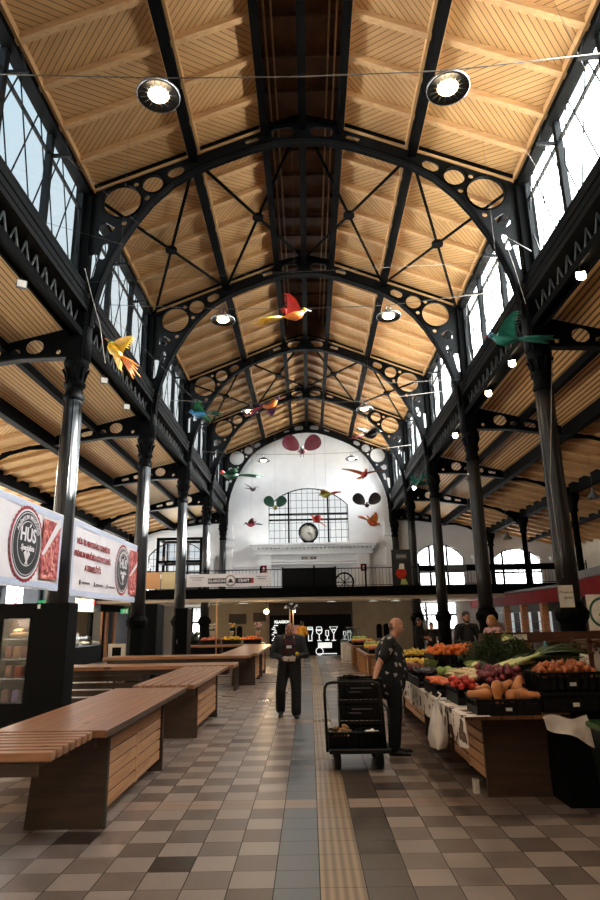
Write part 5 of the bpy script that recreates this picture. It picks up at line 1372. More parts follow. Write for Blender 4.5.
# ================================================================== LAMPS
K['lampbody'] = pmat('dark_lamp_metal', (40, 40, 42), (28, 28, 30), 5, rough=.3, metal=.6)
K['lamprim'] = pmat('bright_lamp_rim', (176, 180, 184), (150, 154, 160), 5, rough=.25, metal=.8)
K['bulb'] = emat('lamp_glow', (255, 226, 180), 14)
K['wire'] = pmat('steel_wire', (150, 146, 138), (120, 116, 110), 9, rough=.4, metal=.5)
K['cable'] = pmat('dull_cable', (96, 88, 76), (70, 64, 56), 9, rough=.7)
def add_light(name, loc, e, color=(1, .8, .55), r=.08, parent=None):
    l = bpy.data.lights.new(name, 'POINT'); l.energy = e; l.color = color; l.shadow_soft_size = r
    o = bpy.data.objects.new(name, l); C.objects.link(o); o.location = loc
    if parent: o.parent = parent
    return o
def disc_lamp(label, x, y, z, tilt):
    t = thing('pendant_lamp', label, 'lamp', (x, y, z)); t.rotation_euler = (0, 0, 0)
    MB().lathe([(1e-6, .16), (.06, .15), (.12, .12), (.24, .06), (.295, .0), (.30, -.03), (.285, -.03), (.26, -.01), (.12, .0), (1e-6, .01)], n=28, caps=False).obj('shade', K['lampbody'], t)
    MB().lathe([(.30, -.035), (.312, -.03), (.312, .01), (.30, .015), (.296, -.01)], n=28, caps=False).obj('rim', K['lamprim'], t)
    MB().lathe([(1e-6, -.06), (.07, -.055), (.13, -.03), (.15, .0), (1e-6, .0)], n=20, caps=False).obj('bulb', K['bulb'], t)
    f = MB()
    for i in range(16):
        a = 2*PI*i/16; f.cyl((.13*math.cos(a), .13*math.sin(a), -.012), (.275*math.cos(a), .275*math.sin(a), -.022), .004, n=4)
    f.obj('reflector_rib', K['lamprim'], t)
    MB().tube([(-.05, 0, .15), (-.05, 0, .26), (0, 0, .31), (.05, 0, .26), (.05, 0, .15)], .01, n=6).obj('hook', K['lamprim'], t)
    l = bpy.data.lights.new('lamp_light', 'SPOT'); l.energy = 260; l.color = (1, .82, .6); l.spot_size = math.radians(150); l.spot_blend = .6; l.shadow_soft_size = .1
    o = bpy.data.objects.new('lamp_light', l); C.objects.link(o); o.location = (0, 0, -.06); o.parent = t
    return t
ROW = ['nearest the camera', 'second from the camera', 'third from the camera', 'farthest, before the end wall']
for i, y in enumerate((7.46, 14.55, 21.8, 29.1)):
    for s, side in ((-1, 'left'), (1, 'right')): disc_lamp('round pendant lamp of the %s row, %s' % (side, ROW[i]), s*2.1, y, 9.12, 0)
    pts = [(-5.0, y+.02, 9.62), (-2.1, y, 9.42), (0, y, 9.38), (2.1, y, 9.42), (5.0, y+.02, 9.75)]
    tag(MB().tube(pts, .009, n=5).obj('lamp_cable', K['cable']), 'thin steel cable across the nave carrying the pair of lamps %s' % ROW[i], 'cable')
# small bright fixtures under the girders on the right, small grey floodlights on the left
K['led'] = emat('led_glow', (255, 232, 196), 22)
def spot(label, x, y, z, lit, rz=0):
    t = thing('spotlight', label, 'lamp', (x, y, z), rz)
    MB().bbox(-.09, .09, -.03, .03, -.11, .05, .01).obj('housing', K['lampbody' if lit else 'grey'], t)
    MB().box(-.075, .075, -.036, -.03, -.095, .035).obj('light_face', K['led'] if lit else K['paper'], t)
    MB().box(-.01, .01, -.01, .04, .05, .14).obj('bracket', K['lampbody'], t)
    if lit:
        MB().ell((0, -.05, -.06), .085, .03, .085, n=12, m=8).obj('lens', K['led'], t)
        l = bpy.data.lights.new('spot_light', 'SPOT'); l.energy = 60; l.color = (1, .88, .7); l.spot_size = math.radians(130); l.shadow_soft_size = .05
        o = bpy.data.objects.new('spot_light', l); C.objects.link(o); o.location = (0, -.09, -.06); o.rotation_euler = (math.radians(50), 0, 0); o.parent = t
    return t
NN = ['nearest', 'second', 'third', 'fourth', 'fifth', 'sixth']
for i, y in enumerate((10.1, 14.05, 16.1, 20.1, 25.0, 28.6)): spot('small lit spotlight under the right girder, %s from the camera' % NN[i], 4.9, y, 7.58, True, -.25)
for i, y in enumerate((9.05+.9, 14.6, 16.6)): spot('small unlit grey floodlight under the left girder, %s from the camera' % NN[i], -5.05, y, 7.58, False, .5)
def bell(label, x, y, z, top=7.0):
    t = thing('bell_lamp', label, 'lamp', (x, y, z))
    MB().lathe([(.03, .3), (.05, .2), (.09, .12), (.2, .0), (.21, -.03), (.19, -.02), (.05, .1)], n=18, caps=False).obj('shade', K['grey'], t)
    MB().cyl((0, 0, .28), (0, 0, top-z), .006, n=5).obj('cord', K['wire'], t)
    MB().ell((0, 0, .02), .05, n=10, m=6).obj('bulb', K['pot'], t)
for i, (x, y, z) in enumerate(((9.35, 20.5, 5.45), (8.6, 27.5, 5.0), (9.0, 33.0, 4.5))): bell('grey bell pendant lamp in the right aisle, %s from the camera' % NN[i], x, y, z, aislez(x)-.05)

# ================================================================== BANNERS AND SIGNS
K['banner'] = pmat('white_banner_vinyl', (226, 222, 224), (214, 208, 212), 2, rough=.55)
K['bred'] = pmat('banner_red', (150, 30, 38), (130, 24, 30), 9, rough=.6); K['bblk'] = pmat('banner_black', (26, 26, 28), (18, 18, 20), 9, rough=.6)
K['bblue'] = pmat('banner_pale_blue', (170, 186, 214), (206, 208, 220), 26, rough=.6)
m, tt, b = nodes('printed_meat'); tcn = N(tt, 'ShaderNodeTexCoord'); no = N(tt, 'ShaderNodeTexNoise'); no.inputs['Scale'].default_value = 5; no.inputs['Detail'].default_value = 5; no.inputs['Distortion'].default_value = 2
tt.links.new(tcn.outputs['Object'], no.inputs[0]); cr_ = N(tt, 'ShaderNodeValToRGB'); el_ = cr_.color_ramp.elements
el_[0].position = .33; el_[0].color = lin((70, 20, 24)); el_[1].position = .72; el_[1].color = lin((232, 196, 176))
for p_, c_ in ((.45, (150, 44, 48)), (.56, (196, 96, 88))):
    e_ = el_.new(p_); e_.color = lin(c_)
tt.links.new(no.outputs[0], cr_.inputs[0]); tt.links.new(cr_.outputs[0], b.inputs['Base Color']); b.inputs['Roughness'].default_value = .6; K['meat'] = m
def put_text(txt, size, cx, cz, off, mat, parent, name='lettering', bold=0, shear=0, space=1, depth=.002, plane='yz', flip=1, arc=None):
    # plane 'yz': banner in the plane X=const read from +X side (text runs along flip*Y); 'xz': read from -Y side
    vs, fs = text_mesh(txt, size, depth, bold=bold, shear=shear, space=space)
    out_ = []
    for v in vs:
        x, z = v.x, v.y
        if arc:
            r, a0 = arc; ang = a0 - x/r; rr = r+z if r > 0 else r+z
            x, z = rr*math.cos(ang), rr*math.sin(ang)
        if plane == 'yz': out_.append((off+v.z, cx+flip*x, cz+z))
        else: out_.append((cx+x, off-v.z, cz+z))
    return MB().add(out_, fs).obj(name, mat, parent)
def meat_banner(label, y0, y1, z0, z1, x, dx, logo_y, txt=True, sc_=1.0):
    t = thing('banner', label, 'banner', (x, y0, 0)); L = y1-y0
    def X(y, z): return .012*math.sin(y*2.2+z)+.0
    m = MB(); m.grid(lambda u, v: (X(u*L, v), u*L, z0+(z1-z0)*v+.05*(u-.5)**2), 30, 10); m.obj('sheet', K['banner'], t)
    bd = MB()
    for (a, b_, c, d) in ((.02, L-.02, z1-.13, z1-.02), (.02, L-.02, z0+.03, z0+.14), (.02, .13, z0+.1, z1-.1), (L-.13, L-.02, z0+.1, z1-.1)):
        bd.grid(lambda u, v: (X(a+(b_-a)*u, 0)+.012, a+(b_-a)*u, c+(d-c)*v), 16, 1)
    bd.obj('border_print', K['bblue'], t)
    R = .60*sc_*(z1-z0)/1.5; cz = (z0+z1)/2; ly = logo_y-y0; xo = .022
    def disc(r, dx_, mat, name, teeth=0):
        P = []
        n = 72
        for i in range(n):
            a = 2*PI*i/n; k = r*(1+(.035 if (i % 2 == 0) else 0)*(1 if teeth else 0)); P.append((ly+k*math.cos(a), cz+k*math.sin(a)))
        MB().prism(P, 'x', xo+dx_, xo+dx_+.002).obj(name, mat, t)
    disc(R, 0, K['bred'], 'badge_rim', 1); disc(R*.93, .003, K['banner'], 'badge_ring'); disc(R*.88, .006, K['bblk'], 'badge_field'); disc(R*.84, .009, K['banner'], 'badge_line'); disc(R*.82, .012, K['bblk'], 'badge_band'); disc(R*.60, .015, K['banner'], 'badge_inner_line'); disc(R*.58, .018, K['bblk'], 'badge_centre')
    put_text('HÚS', R*.52, ly, cz+R*.22, xo+.024, K['banner'], t, bold=.008)
    put_text('Specialista', R*.20, ly, cz-R*.12, xo+.026, K['banner'], t, shear=.3, bold=.004)
    put_text('PRÉMIUM MINŐSÉG', R*.17, ly, cz, xo+.022, K['banner'], t, arc=(R*.70, PI/2), bold=.002, space=1.1)
    # crossed cleavers
    cl = MB()
    for s in (-1, 1):
        a = s*.5
        def q(u, v): return (ly+s*0+u*math.cos(a)-v*math.sin(a), cz-R*.44+u*math.sin(a)+v*math.cos(a))
        cl.prism([q(-.05*R, 0), q(.05*R, 0), q(.09*R, .26*R), q(-.09*R, .26*R)], 'x', xo+.022, xo+.025)
        cl.prism([q(-.025*R, -.14*R), q(.025*R, -.14*R), q(.025*R, 0), q(-.025*R, 0)], 'x', xo+.022, xo+.025)
    cl.obj('cleaver_emblem', K['banner'], t)
    # meat picture at the far end
    a, b_ = ly+R*1.02, L-.16
    m = MB(); m.grid(lambda u, v: (.024, a+(b_-a)*(u if v < .99 else u), z0+.2+(z1-z0-.4)*v), 4, 4); m.obj('meat_picture', K['meat'], t)
    MB().prism([(a-.02, cz-.12), (a+.1, cz-.12), (b_, z1-.25), (b_, z1-.1), (b_-.1, z1-.1)], 'x', .026, .028).obj('knife_picture', K['banner'], t)
    if txt:
        c0 = ly-R*1.25-1.5
        for k, (s_, w) in enumerate((('HÚS- ÉS HENTESÁRU TERMÉKEK', .16), ('PRÉMIUM MINŐSÉG KÖZVETLENÜL', .16), ('A TERMELŐTŐL', .16))):
            put_text(s_, w*1.05, c0, cz+.36-.27*k, xo, K['bred'], t, bold=.006, space=.95)
        for k in range(4): MB().box(xo, xo+.004, .55+k*.95, .60+k*.95, z0+.26, z0+.36).obj('icon', K['bblk'], t); MB().box(xo, xo+.004, .7+k*.95, 1.2+k*.95, z0+.29, z0+.33).obj('fine_print', K['grey'], t)
    for yy in (0, L):
        for zz in (z0+.05, z1-.05): MB().tube([(0, yy, zz), (0, yy+(-.1 if yy == 0 else .1), zz+.03)], .006, n=4).obj('tie', K['wire'], t)
    return t
meat_banner('white butcher banner with round cleaver badge, left edge, ending at the nearest column', 7.0, 12.4, 2.32, 3.80, -4.92, 0, 10.80, txt=False, sc_=1.08)
meat_banner('white butcher banner with red text lines hanging between the first and second left columns', 13.3, 19.3, 2.28, 3.90, -5.05, 0, 17.0, sc_=1.0)

# gallery banner
t = thing('banner', 'long white craft beer banner tied to the gallery railing left of centre', 'banner', (0, YG+.07, 0))
MB().box(-5.75, -1.86, -.01, 0, 3.30, 3.88).obj('sheet', K['banner'], t)
MB().box(-4.75, -2.75, -.016, -.01, 3.44, 3.68).obj('dark_band', K['bblk'], t); MB().box(-2.75, -2.62, -.016, -.01, 3.44, 3.68).obj('red_end', K['bred'], t)
for r_, mt, dy in ((.26, 'bblk', .018), (.225, 'banner', .022), (.20, 'bblk', .025), (.185, 'banner', .028)):
    MB().prism(circ(-3.70, 3.56, r_, 32), 'y', -dy-.002, -dy).obj('emblem_ring', K[mt], t)
MB().prism([(-3.82, 3.47), (-3.58, 3.47), (-3.56, 3.53), (-3.62, 3.53), (-3.63, 3.62), (-3.70, 3.66), (-3.77, 3.62), (-3.78, 3.53), (-3.84, 3.53)], 'y', -.036, -.032).obj('emblem_hat', K['bblk'], t)
put_text('KLAKSON', .17, -4.34, 3.56, -.018, K['banner'], t, bold=.006, plane='xz'); put_text('CRAFT', .17, -3.08, 3.56, -.018, K['banner'], t, bold=.006, plane='xz')
for x0, x1, zz in ((-5.6, -4.95, 3.72), (-5.5, -5.05, 3.62), (-2.5, -2.0, 3.74), (-2.45, -2.05, 3.64)):
    MB().box(x0, x1, -.014, -.01, zz-.015, zz+.015).obj('fine_print', K['grey'], t)
K['orangep'] = pmat('orange_screen', (206, 140, 84), (226, 180, 130), 40, rough=.7); K['creamp'] = pmat('pale_screen', (226, 208, 164), (206, 184, 136), 40, rough=.7)
for x0, x1, mt, lb in ((-8.6, -6.95, 'orangep', 'orange patterned screen on the gallery railing at left'), (-6.9, -6.1, 'creamp', 'pale patterned screen beside the orange one on the gallery railing')):
    tag(MB().box(x0, x1, YG-.08, YG-.06, 3.24, 4.0).obj('screen_panel', K[mt]), lb, 'screen')
# tall dark poster on the gallery
t = thing('poster', 'tall dark poster with a red drink picture on the gallery by the right columns', 'poster', (0, YG+.07, 0))
MB().box(3.84, 4.74, -.01, 0, 3.15, 4.86).obj('sheet', K['bblk'], t)
MB().box(4.05, 4.55, -.014, -.01, 4.42, 4.66).obj('frame_print', K['grey'], t); put_text('KONYHA', .10, 4.30, 4.54, -.016, K['paper'], t, plane='xz')
MB().prism([(4.08, 3.95), (4.0, 3.75), (4.1, 3.55), (4.25, 3.5), (4.42, 3.55), (4.52, 3.75), (4.45, 3.95)], 'y', -.016, -.012).obj('glass_picture', K['tomato'], t)
MB().prism([(4.15, 3.95), (4.2, 4.2), (4.4, 4.2), (4.42, 3.95)], 'y', -.016, -.012).obj('glass_neck_picture', K['paper'], t); MB().prism([(4.2, 3.25), (4.55, 3.25), (4.45, 3.5), (4.25, 3.5)], 'y', -.016, -.012).obj('leaf_picture', K['pale'], t)
# dark shutter box, mirror-like round machine, red signs
t = thing('shutter_box', 'wide dark grey ribbed shutter box on the gallery edge under the clock', 'box', (0, YG+.4, 0))
MB().box(-1.27, 1.2, 0, .6, 3.07, 4.12).obj('body', K['iron'], t)
f = MB()
for k in range(14): f.box(-1.25, 1.18, -.02, 0, 3.1+k*.073, 3.15+k*.073)
f.obj('ribs', K['iron_grey'], t)
for k in (-1.32, 1.17): MB().box(k, k+.08, -.03, .6, 3.05, 4.16).obj('side_frame', K['iron_grey'], t)
t = thing('wheel_display', 'dark half round spoked wheel leaning right of the shutter box on the gallery', 'wheel', (1.9, 32.5, 3.4))
MB().lathe([(.42, -.05), (.5, -.05), (.5, .05), (.42, .05), (.42, -.05)], n=28, M=Matrix.Rotation(PI/2, 3, 'X'), caps=False).obj('rim', K['iron'], t)
for k in range(4): a = k*PI/4; MB().cyl((-.45*math.cos(a), 0, -.45*math.sin(a)), (.45*math.cos(a), 0, .45*math.sin(a)), .02, n=6).obj('spoke', K['iron'], t)
t.location = (1.75, 32.5, 3.05+.5)
for x, lb in ((-2.62, 'left'), (3.1, 'right')):
    t = thing('fire_sign', 'small square red sign on the %s stucco pilaster above the gallery' % lb, 'sign', (x, 36.58, 4.6))
    MB().box(-.17, .17, -.02, 0, -.2, .2).obj('plate', K['red'], t); MB().prism([(-.06, -.1), (.06, -.1), (.06, .05), (0, .13), (-.06, .05)], 'y', -.024, -.02).obj('symbol', K['paper'], t)
t = thing('wall_sign', 'narrow dark name plate on the white frieze under the clock', 'sign', (-.02, 36.76, 5.2))
MB().box(-.42, .42, -.02, 0, -.07, .07).obj('plate', K['bblk'], t); MB().prism(circ(0, 0, .1, 20), 'y', -.03, -.02).obj('emblem', K['paper'], t)
for s in (-1, 1): MB().box(s*.36-.0 if s < 0 else .14, -.14 if s < 0 else .36, -.024, -.02, -.025, .025).obj('lettering', K['paper'], t)
# clock
t = thing('clock', 'round black rimmed clock with white dial standing on the white cornice', 'clock', (-.02, 36.55, 6.55))
RX = Matrix.Rotation(PI/2, 3, 'X')
MB().lathe([(.50, -.12), (.56, -.12), (.58, -.06), (.58, .08), (.52, .1), (.47, .06), (.47, .0)], n=36, M=RX, caps=False).obj('rim', K['blackgloss'], t)
MB().lathe([(1e-6, .02), (.48, .02), (.48, -.08), (1e-6, -.08)], n=36, M=RX, caps=False).obj('dial', K['pot'], t)
for k in range(12):
    a = k*PI/6; MB().cyl((.37*math.sin(a), -.03, .37*math.cos(a)), (.43*math.sin(a), -.03, .43*math.cos(a)), .012, n=4).obj('hour_mark', K['black'], t)
for L_, a, w in ((.25, 2.0, .018), (.36, 2.55, .012)): MB().cyl((-.1*L_*math.sin(a), -.045, -.1*L_*math.cos(a)), (L_*math.sin(a), -.045, L_*math.cos(a)), w, n=5).obj('hand', K['black'], t)
MB().box(-.3, .3, -.1, .1, -.62, -.50).obj('foot', K['black'], t)
t.location = (-.02, 36.5, 6.62)

# right side: red fascias, sign, paper on the column
m = MB(); m.box(8.95, 9.2, 22.9, 36.3, 2.22, 2.72); f1 = tag(m.obj('shop_fascia', K['red']), 'long dark red shop fascia in the right aisle, farther piece', 'fascia')
tag(MB().box(8.9, 9.3, 22.8, 36.3, 2.73, 2.82).obj('fascia_cap', K['grey']), 'grey capping strip along the farther red fascia', 'capping')
m = MB(); m.add([(7.6, 15.0, 2.24), (8.3, 21.6, 2.25), (8.3, 21.6, 2.74), (7.6, 15.0, 2.78), (7.8, 15.0, 2.24), (8.5, 21.6, 2.25), (8.5, 21.6, 2.74), (7.8, 15.0, 2.78)], [(0, 1, 2, 3), (7, 6, 5, 4), (0, 4, 5, 1), (1, 5, 6, 2), (2, 6, 7, 3), (3, 7, 4, 0)])
tag(m.obj('shop_fascia', K['red']), 'dark red shop fascia at the right picture edge, nearer piece', 'fascia')
m = MB(); m.add([(7.62, 15.0, 2.80), (8.32, 21.6, 2.76), (8.32, 21.6, 2.98), (7.62, 15.0, 3.05), (7.8, 15.0, 2.80), (8.5, 21.6, 2.76), (8.5, 21.6, 2.98), (7.8, 15.0, 3.05)], [(0, 1, 2, 3), (7, 6, 5, 4), (0, 4, 5, 1), (1, 5, 6, 2), (2, 6, 7, 3), (3, 7, 4, 0)])
tag(m.obj('fascia_cap', K['grey']), 'grey coping above the nearer red fascia', 'capping')
K['sgreen'] = pmat('sign_green', (20, 84, 60), (14, 70, 50), 5, rough=.4)
t = thing('shop_sign', 'white vertical sign with green fir tree in a circle and red lettering, right picture edge', 'sign', (7.62, 17.0, 0), -.45)
MB().box(-.42, .34, 0, .05, .9, 2.24).obj('board', K['pot'], t)
for r_, mt, dy in ((.34, 'sgreen', .002), (.28, 'pot', .005)): MB().prism([(-.04+r_*math.cos(2*PI*i/32), 1.78+r_*1.15*math.sin(2*PI*i/32)) for i in range(32)], 'y', -dy-.002, -dy).obj('circle_emblem', K[mt], t)
MB().prism([(-.04, 2.06), (.03, 1.88), (-.005, 1.88), (.08, 1.70), (.0, 1.70), (.0, 1.56), (-.08, 1.56), (-.08, 1.70), (-.16, 1.70), (-.075, 1.88), (-.11, 1.88)], 'y', -.012, -.008).obj('tree_emblem', K['sgreen'], t)
MB().box(-.40, .32, -.004, 0, 1.06, 1.33).obj('red_band', K['bred'], t)
put_text('SPAR', .25, -.04, 1.195, -.006, K['pot'], t, bold=.008, plane='xz')
MB().box(.34, .6, .0, .06, 0, 2.24).obj('red_post', K['red'], t); MB().box(-.3, .3, .01, .04, 0, .9).obj('foot_panel', K['red'], t)
t = thing('paper_sign', 'white handwritten paper sheet taped to the nearest right column', 'sign', (4.84, 12.35, 2.07), 0)
MB().box(-.15, .13, -.003, 0, -.21, .2).obj('sheet', K['paper'], t)
put_text('Prosecco', .072, -.01, .07, -.004, K['black'], t, plane='xz', shear=.35); put_text('Spritz', .072, .02, -.03, -.004, K['black'], t, plane='xz', shear=.35)
MB().cyl((0, .02, .1), (0, .15, .1), .01, n=5).obj('tape_hook', K['wire'], t)
# shops under the right fascia
m = MB()
for y0 in (23.0, 25.4, 27.8, 30.2, 32.6): m.box(9.0, 9.1, y0, y0+.12, 0, 2.2)
tag(MB().box(9.6, 9.75, 15.5, 36.3, 0, 2.3).obj('shop_back_panel', K['darkbrown']), 'dark back panel of the shops under the red fascia', 'panel')
for i, y0 in enumerate((23.0, 25.4, 27.8, 30.2, 32.6)):
    tag(MB().box(9.0, 9.25, y0, y0+.28, 0, 2.2).obj('brick_pier', K['brick']), 'orange brick pier under the farther red fascia, %s from the camera' % NN[i], 'pier')
K['case'] = emat('lit_display_case', (206, 214, 214), .35)
for i, y0 in enumerate((23.6, 26.0, 28.4, 30.8)):
    t = thing('display_case', 'pale lit glass display case under the farther red fascia, %s from the camera' % NN[i], 'display case', (9.2, y0, 0))
    MB().box(0, .4, 0, 1.4, 0, .8).obj('body', K['grey'], t); MB().box(.3, .38, .05, 1.35, .85, 1.9).obj('lit_back', K['case'], t)
    for z in (1.15, 1.5, 1.9): MB().box(0, .3, 0, 1.4, z, z+.02).obj('shelf_board', K['grey'], t)
# ladder-like stair rail and white staircase flank in the far right aisle
m = MB(); m.prism([(32.0, 0), (36.5, 0), (36.5, 2.7), (36.0, 2.7), (32.0, .4)], 'x', 5.9, 6.0); tag(m.obj('stair_flank', K['white']), 'white flank of the gallery staircase far right behind the columns', 'staircase')
tag(MB().tube([(5.85, 31.6, 0), (5.85, 31.6, 1.2), (5.85, 36.2, 3.6)], .03, n=6).obj('stair_rail', K['iron']), 'dark handrail of the gallery staircase far right', 'rail')
t = thing('hanging_board', 'small grey board on the gallery railing before the right arched window', 'sign', (6.9, YG+.08, 3.95))
MB().box(-.5, .4, -.02, 0, -.15, .15).obj('board', K['grey'], t)

# ================================================================== UNDER THE GALLERY
K['glow'] = emat('backlit_white_drawing', (236, 240, 240), .6)
t = thing('bar_front', 'black wine bar front with white glass drawings under the gallery', 'bar front', (0, YS-.06, 0))
MB().box(-2.12, 2.1, 0, .05, 0, 2.0).obj('black_panel', K['black'], t)
def gl(cx, z0, kind, s=1.0):
    m = MB(); P = {'wine': [(-.02, 0), (-.1, 0), (-.1, -.02), (.1, -.02), (.1, 0), (.02, 0)]}
    def tb(pts, r=.028): m.tube([(cx+a*s, -.02, z0+b_*s) for a, b_ in pts], r*s, n=5)
    tb([(-.13, 0), (.13, 0)]); 
    if kind == 'wine': tb([(0, 0), (0, .34)]); tb([(0, .34), (-.14, .44), (-.18, .6), (-.13, .78), (.13, .78), (.18, .6), (.14, .44), (0, .34)]); tb([(-.15, .6), (.15, .6)], .05)
    elif kind == 'martini': tb([(0, 0), (0, .38)]); tb([(0, .38), (-.24, .78), (.24, .78), (0, .38)]); tb([(-.1, .62), (.1, .62)], .04)
    elif kind == 'flute': tb([(0, 0), (0, .2)]); tb([(0, .2), (-.09, .28), (-.08, .55), (.08, .55), (.09, .28), (0, .2)])
    elif kind == 'beer': tb([(-.1, 0), (-.1, .3), (-.17, .55), (-.14, .78), (.14, .78), (.17, .55), (.1, .3), (.1, 0)]); tb([(-.12, .66), (.12, .66)], .05)
    m.obj('glass_drawing', K['glow'], t)
gl(-.04, .72, 'beer', .85); gl(.42, .72, 'wine', .85); gl(.83, .74, 'flute', .85); gl(1.16, .72, 'martini', .85)
MB().box(.35, 1.05, -.03, 0, .36, .62).obj('white_panel', K['glow'], t); MB().box(.35, 1.3, -.03, 0, .06, .1).obj('white_strip', K['glow'], t)
MB().lathe([(.16, 0), (.2, 0), (.2, .02), (.16, .02), (.16, 0)], c=(.42, -.03, .2), n=20, M=RX, caps=False).obj('white_ring', K['glow'], t)
gl(1.72, .76, 'flute', .7); gl(1.95, .72, 'beer', .6)
for z_ in (.75, 1.15): pass
f = MB()
for k in range(9):
    a = .12 if k % 2 else .2; f.box(-2.0+.06*(k % 3), -2.0+.06*(k % 3)+a, -.02, 0, .75+k*.09, .80+k*.09)
f.obj('white_lettering_strip', K['glow'], t)
put_text('KLAKSON', .18, -1.45, 1.66, -.01, K['glow'], t, plane='xz', bold=.012)
MB().box(-1.3, -.55, -.02, 0, .9, 1.5).obj('pink_poster', K['flower'], t)
m = MB(); m.box(.3, 1.4, -.9, -.85, 0, .04)
# ceiling lights under the gallery
K['warm'] = emat('warm_bulb', (255, 206, 130), 30)
t = thing('globe_lamp', 'glowing warm bulb hanging below the gallery, left of the walking person', 'lamp', (-2.05, 30.1, 2.14))
MB().ell((0, 0, 0), .11, n=14, m=9).obj('bulb', K['warm'], t); MB().cyl((0, 0, .1), (0, 0, .48), .01, n=5).obj('cord', K['black'], t); add_light('bulb_light', (0, -.2, -.05), 30, (1, .75, .45), .1, t)
for i, (x, y) in enumerate(((-4.6, 31.5), (-3.2, 31), (3.0, 30.8), (4.1, 31.2), (1.0, 30.6))):
    t = thing('ceiling_light', 'small flat ceiling light under the gallery, %s from the left' % ['first', 'second', 'fourth', 'fifth', 'third'][i], 'lamp', (x, y, 2.56))
    MB().box(-.25, .25, -.12, .12, 0, .05).obj('housing', K['grey'], t); MB().box(-.22, .22, -.1, .1, -.01, 0).obj('diffuser', K['case'], t); add_light('ceiling_glow', (0, 0, -.1), 6, (1, .85, .65), .15, t)
t = thing('street_style_lamp', 'slim double wooden post with metal lamp heads rising behind the walking person', 'lamp', (-.72, 24.0, 0))
for x in (-.06, .06): MB().cyl((x, 0, .1), (x, 0, 2.12), .022, n=8).obj('post', K['lightwood'], t)
MB().lathe([(.25, 0), (.25, .1), (.05, .14)], n=16).obj('foot', K['black'], t)
for i, (dx, dz) in enumerate(((-.2, 2.2), (0, 2.32), (.2, 2.24), (.1, 2.1))): MB().lathe([(.03, .06), (.09, -.04), (.08, -.05)], c=(dx, 0, dz), n=12, caps=False).obj('lamp_head', K['lamprim'], t)
m = MB()
for dx, dz in ((-.2, 2.24), (0, 2.36), (.2, 2.28)): m.cyl((0, 0, 2.1), (dx, 0, dz), .012, n=5)
m.obj('arm', K['lamprim'], t); MB().ell((.1, -.03, 2.06), .05, n=10, m=6).obj('bulb', K['led'], t)
tag(MB().cyl((-3.8, 26.2, 0), (-3.8, 26.2, 2.6), .03, n=8).obj('pole', K['lightwood']), 'thin pale pole rising from the far left fruit stand to the gallery', 'pole')
for x0, x1, z0, z1, lb in ((-4.2, -3.3, 1.6, 2.1, 'wide dark framed picture'), (-2.95, -2.3, 1.7, 2.15, 'small dark framed picture')):
    tag(MB().box(x0, x1, YS-.05, YS, z0, z1).obj('framed_picture', K['darkbrown']), lb+' on the cream wall under the gallery, left', 'picture')
for x0, lb in ((-4.15, 'left'), (3.35, 'right')):
    t = thing('swing_door', 'pair of small dark arched panes on the cream wall under the gallery, %s side' % lb, 'panes', (x0, YS-.04, 0))
    for k in (0, .36): MB().prism(arch_open(k, k+.28, .8, 1.35, 1.5, 6), 'y', 0, .04).obj('pane', K['black'], t)

# ================================================================== LEFT AISLE SHOPS
tag(MB().box(-10.3, -9.95, 8.0, 34.6, 2.3, 3.02).obj('shop_fascia', pmat('shade_toned_fascia', (22, 23, 25), (17, 18, 20), 2, rough=.85, spec=.05)), 'long grey metal shop fascia of the left aisle above the butcher counter', 'fascia')  # grey metal coloured near-black to offset the direct sun on it
struct('wall_left_shop_back', MB().box(-12.4, -12.3, 13, 36.3, 0, 2.9), K['cream']); struct('trim_7', MB().box(-14.9, -9.97, 8, 36.3, 2.9, 2.98), K['tin'])  # unseen shop roof made pale and wide to bounce sun onto the ceiling
for i, (y, lb) in enumerate(((31.6, 'left'), (32.9, 'right'))):
    tag(MB().box(-10.2, -9.95, y, y+.42, 0, 2.28).obj('brick_pier', K['brick']), 'orange brick pier left of the grey shutter, %s one' % lb, 'pier')
m, tt, b = nodes('roller_shutter'); tcn = N(tt, 'ShaderNodeTexCoord'); sp = N(tt, 'ShaderNodeSeparateXYZ'); tt.links.new(tcn.outputs['Object'], sp.inputs[0])
tt.links.new(mixc(tt, math_(tt, 'LESS_THAN', math_(tt, 'FRACT', math_(tt, 'DIVIDE', sp.outputs[2], .09)), .2), lin((96, 104, 116)), lin((48, 54, 62))), b.inputs['Base Color']); b.inputs['Roughness'].default_value = .45; K['shut'] = m
tag(MB().box(-10.1, -10.0, 33.4, 36.3, 0, 2.3).obj('roller_shutter', K['shut']), 'closed grey roller shutter in the left aisle beside the brick piers', 'shutter')
tag(MB().box(-10.15, -10.0, 32.05, 32.85, 0, 2.28).obj('dark_doorway_panel', K['black']), 'dark doorway panel between the two brick piers', 'panel')
t = thing('butcher_counter', 'glazed butcher counter with white goods inside, left aisle behind the black cabinet', 'counter', (-10.0, 27.2, 0))
MB().box(-.9, 0, 0, 4.2, 0, .75).obj('body', K['black'], t); MB().box(-.85, -.05, .05, 4.15, .75, .80).obj('tray', K['lamprim'], t)
MB().box(-.04, -.02, 0, 4.2, .8, 1.2).obj('glass_front', K['glass'], t)
rr = random.Random(5)
for y in (0, 4.2): MB().box(-.05, .05, y-.05, y+.05, 0, 2.28).obj('dark_post', K['black'], t)
MB().box(-2.2, -2.1, 0, 4.2, 0, 2.3).obj('tiled_back', pmat('warm_tiles', (196, 168, 120), (180, 150, 100), 6, rough=.4), t)
MB().box(-2.08, -2.0, .5, 3.8, 1.62, 1.68).obj('hook_rail', K['darkbrown'], t)
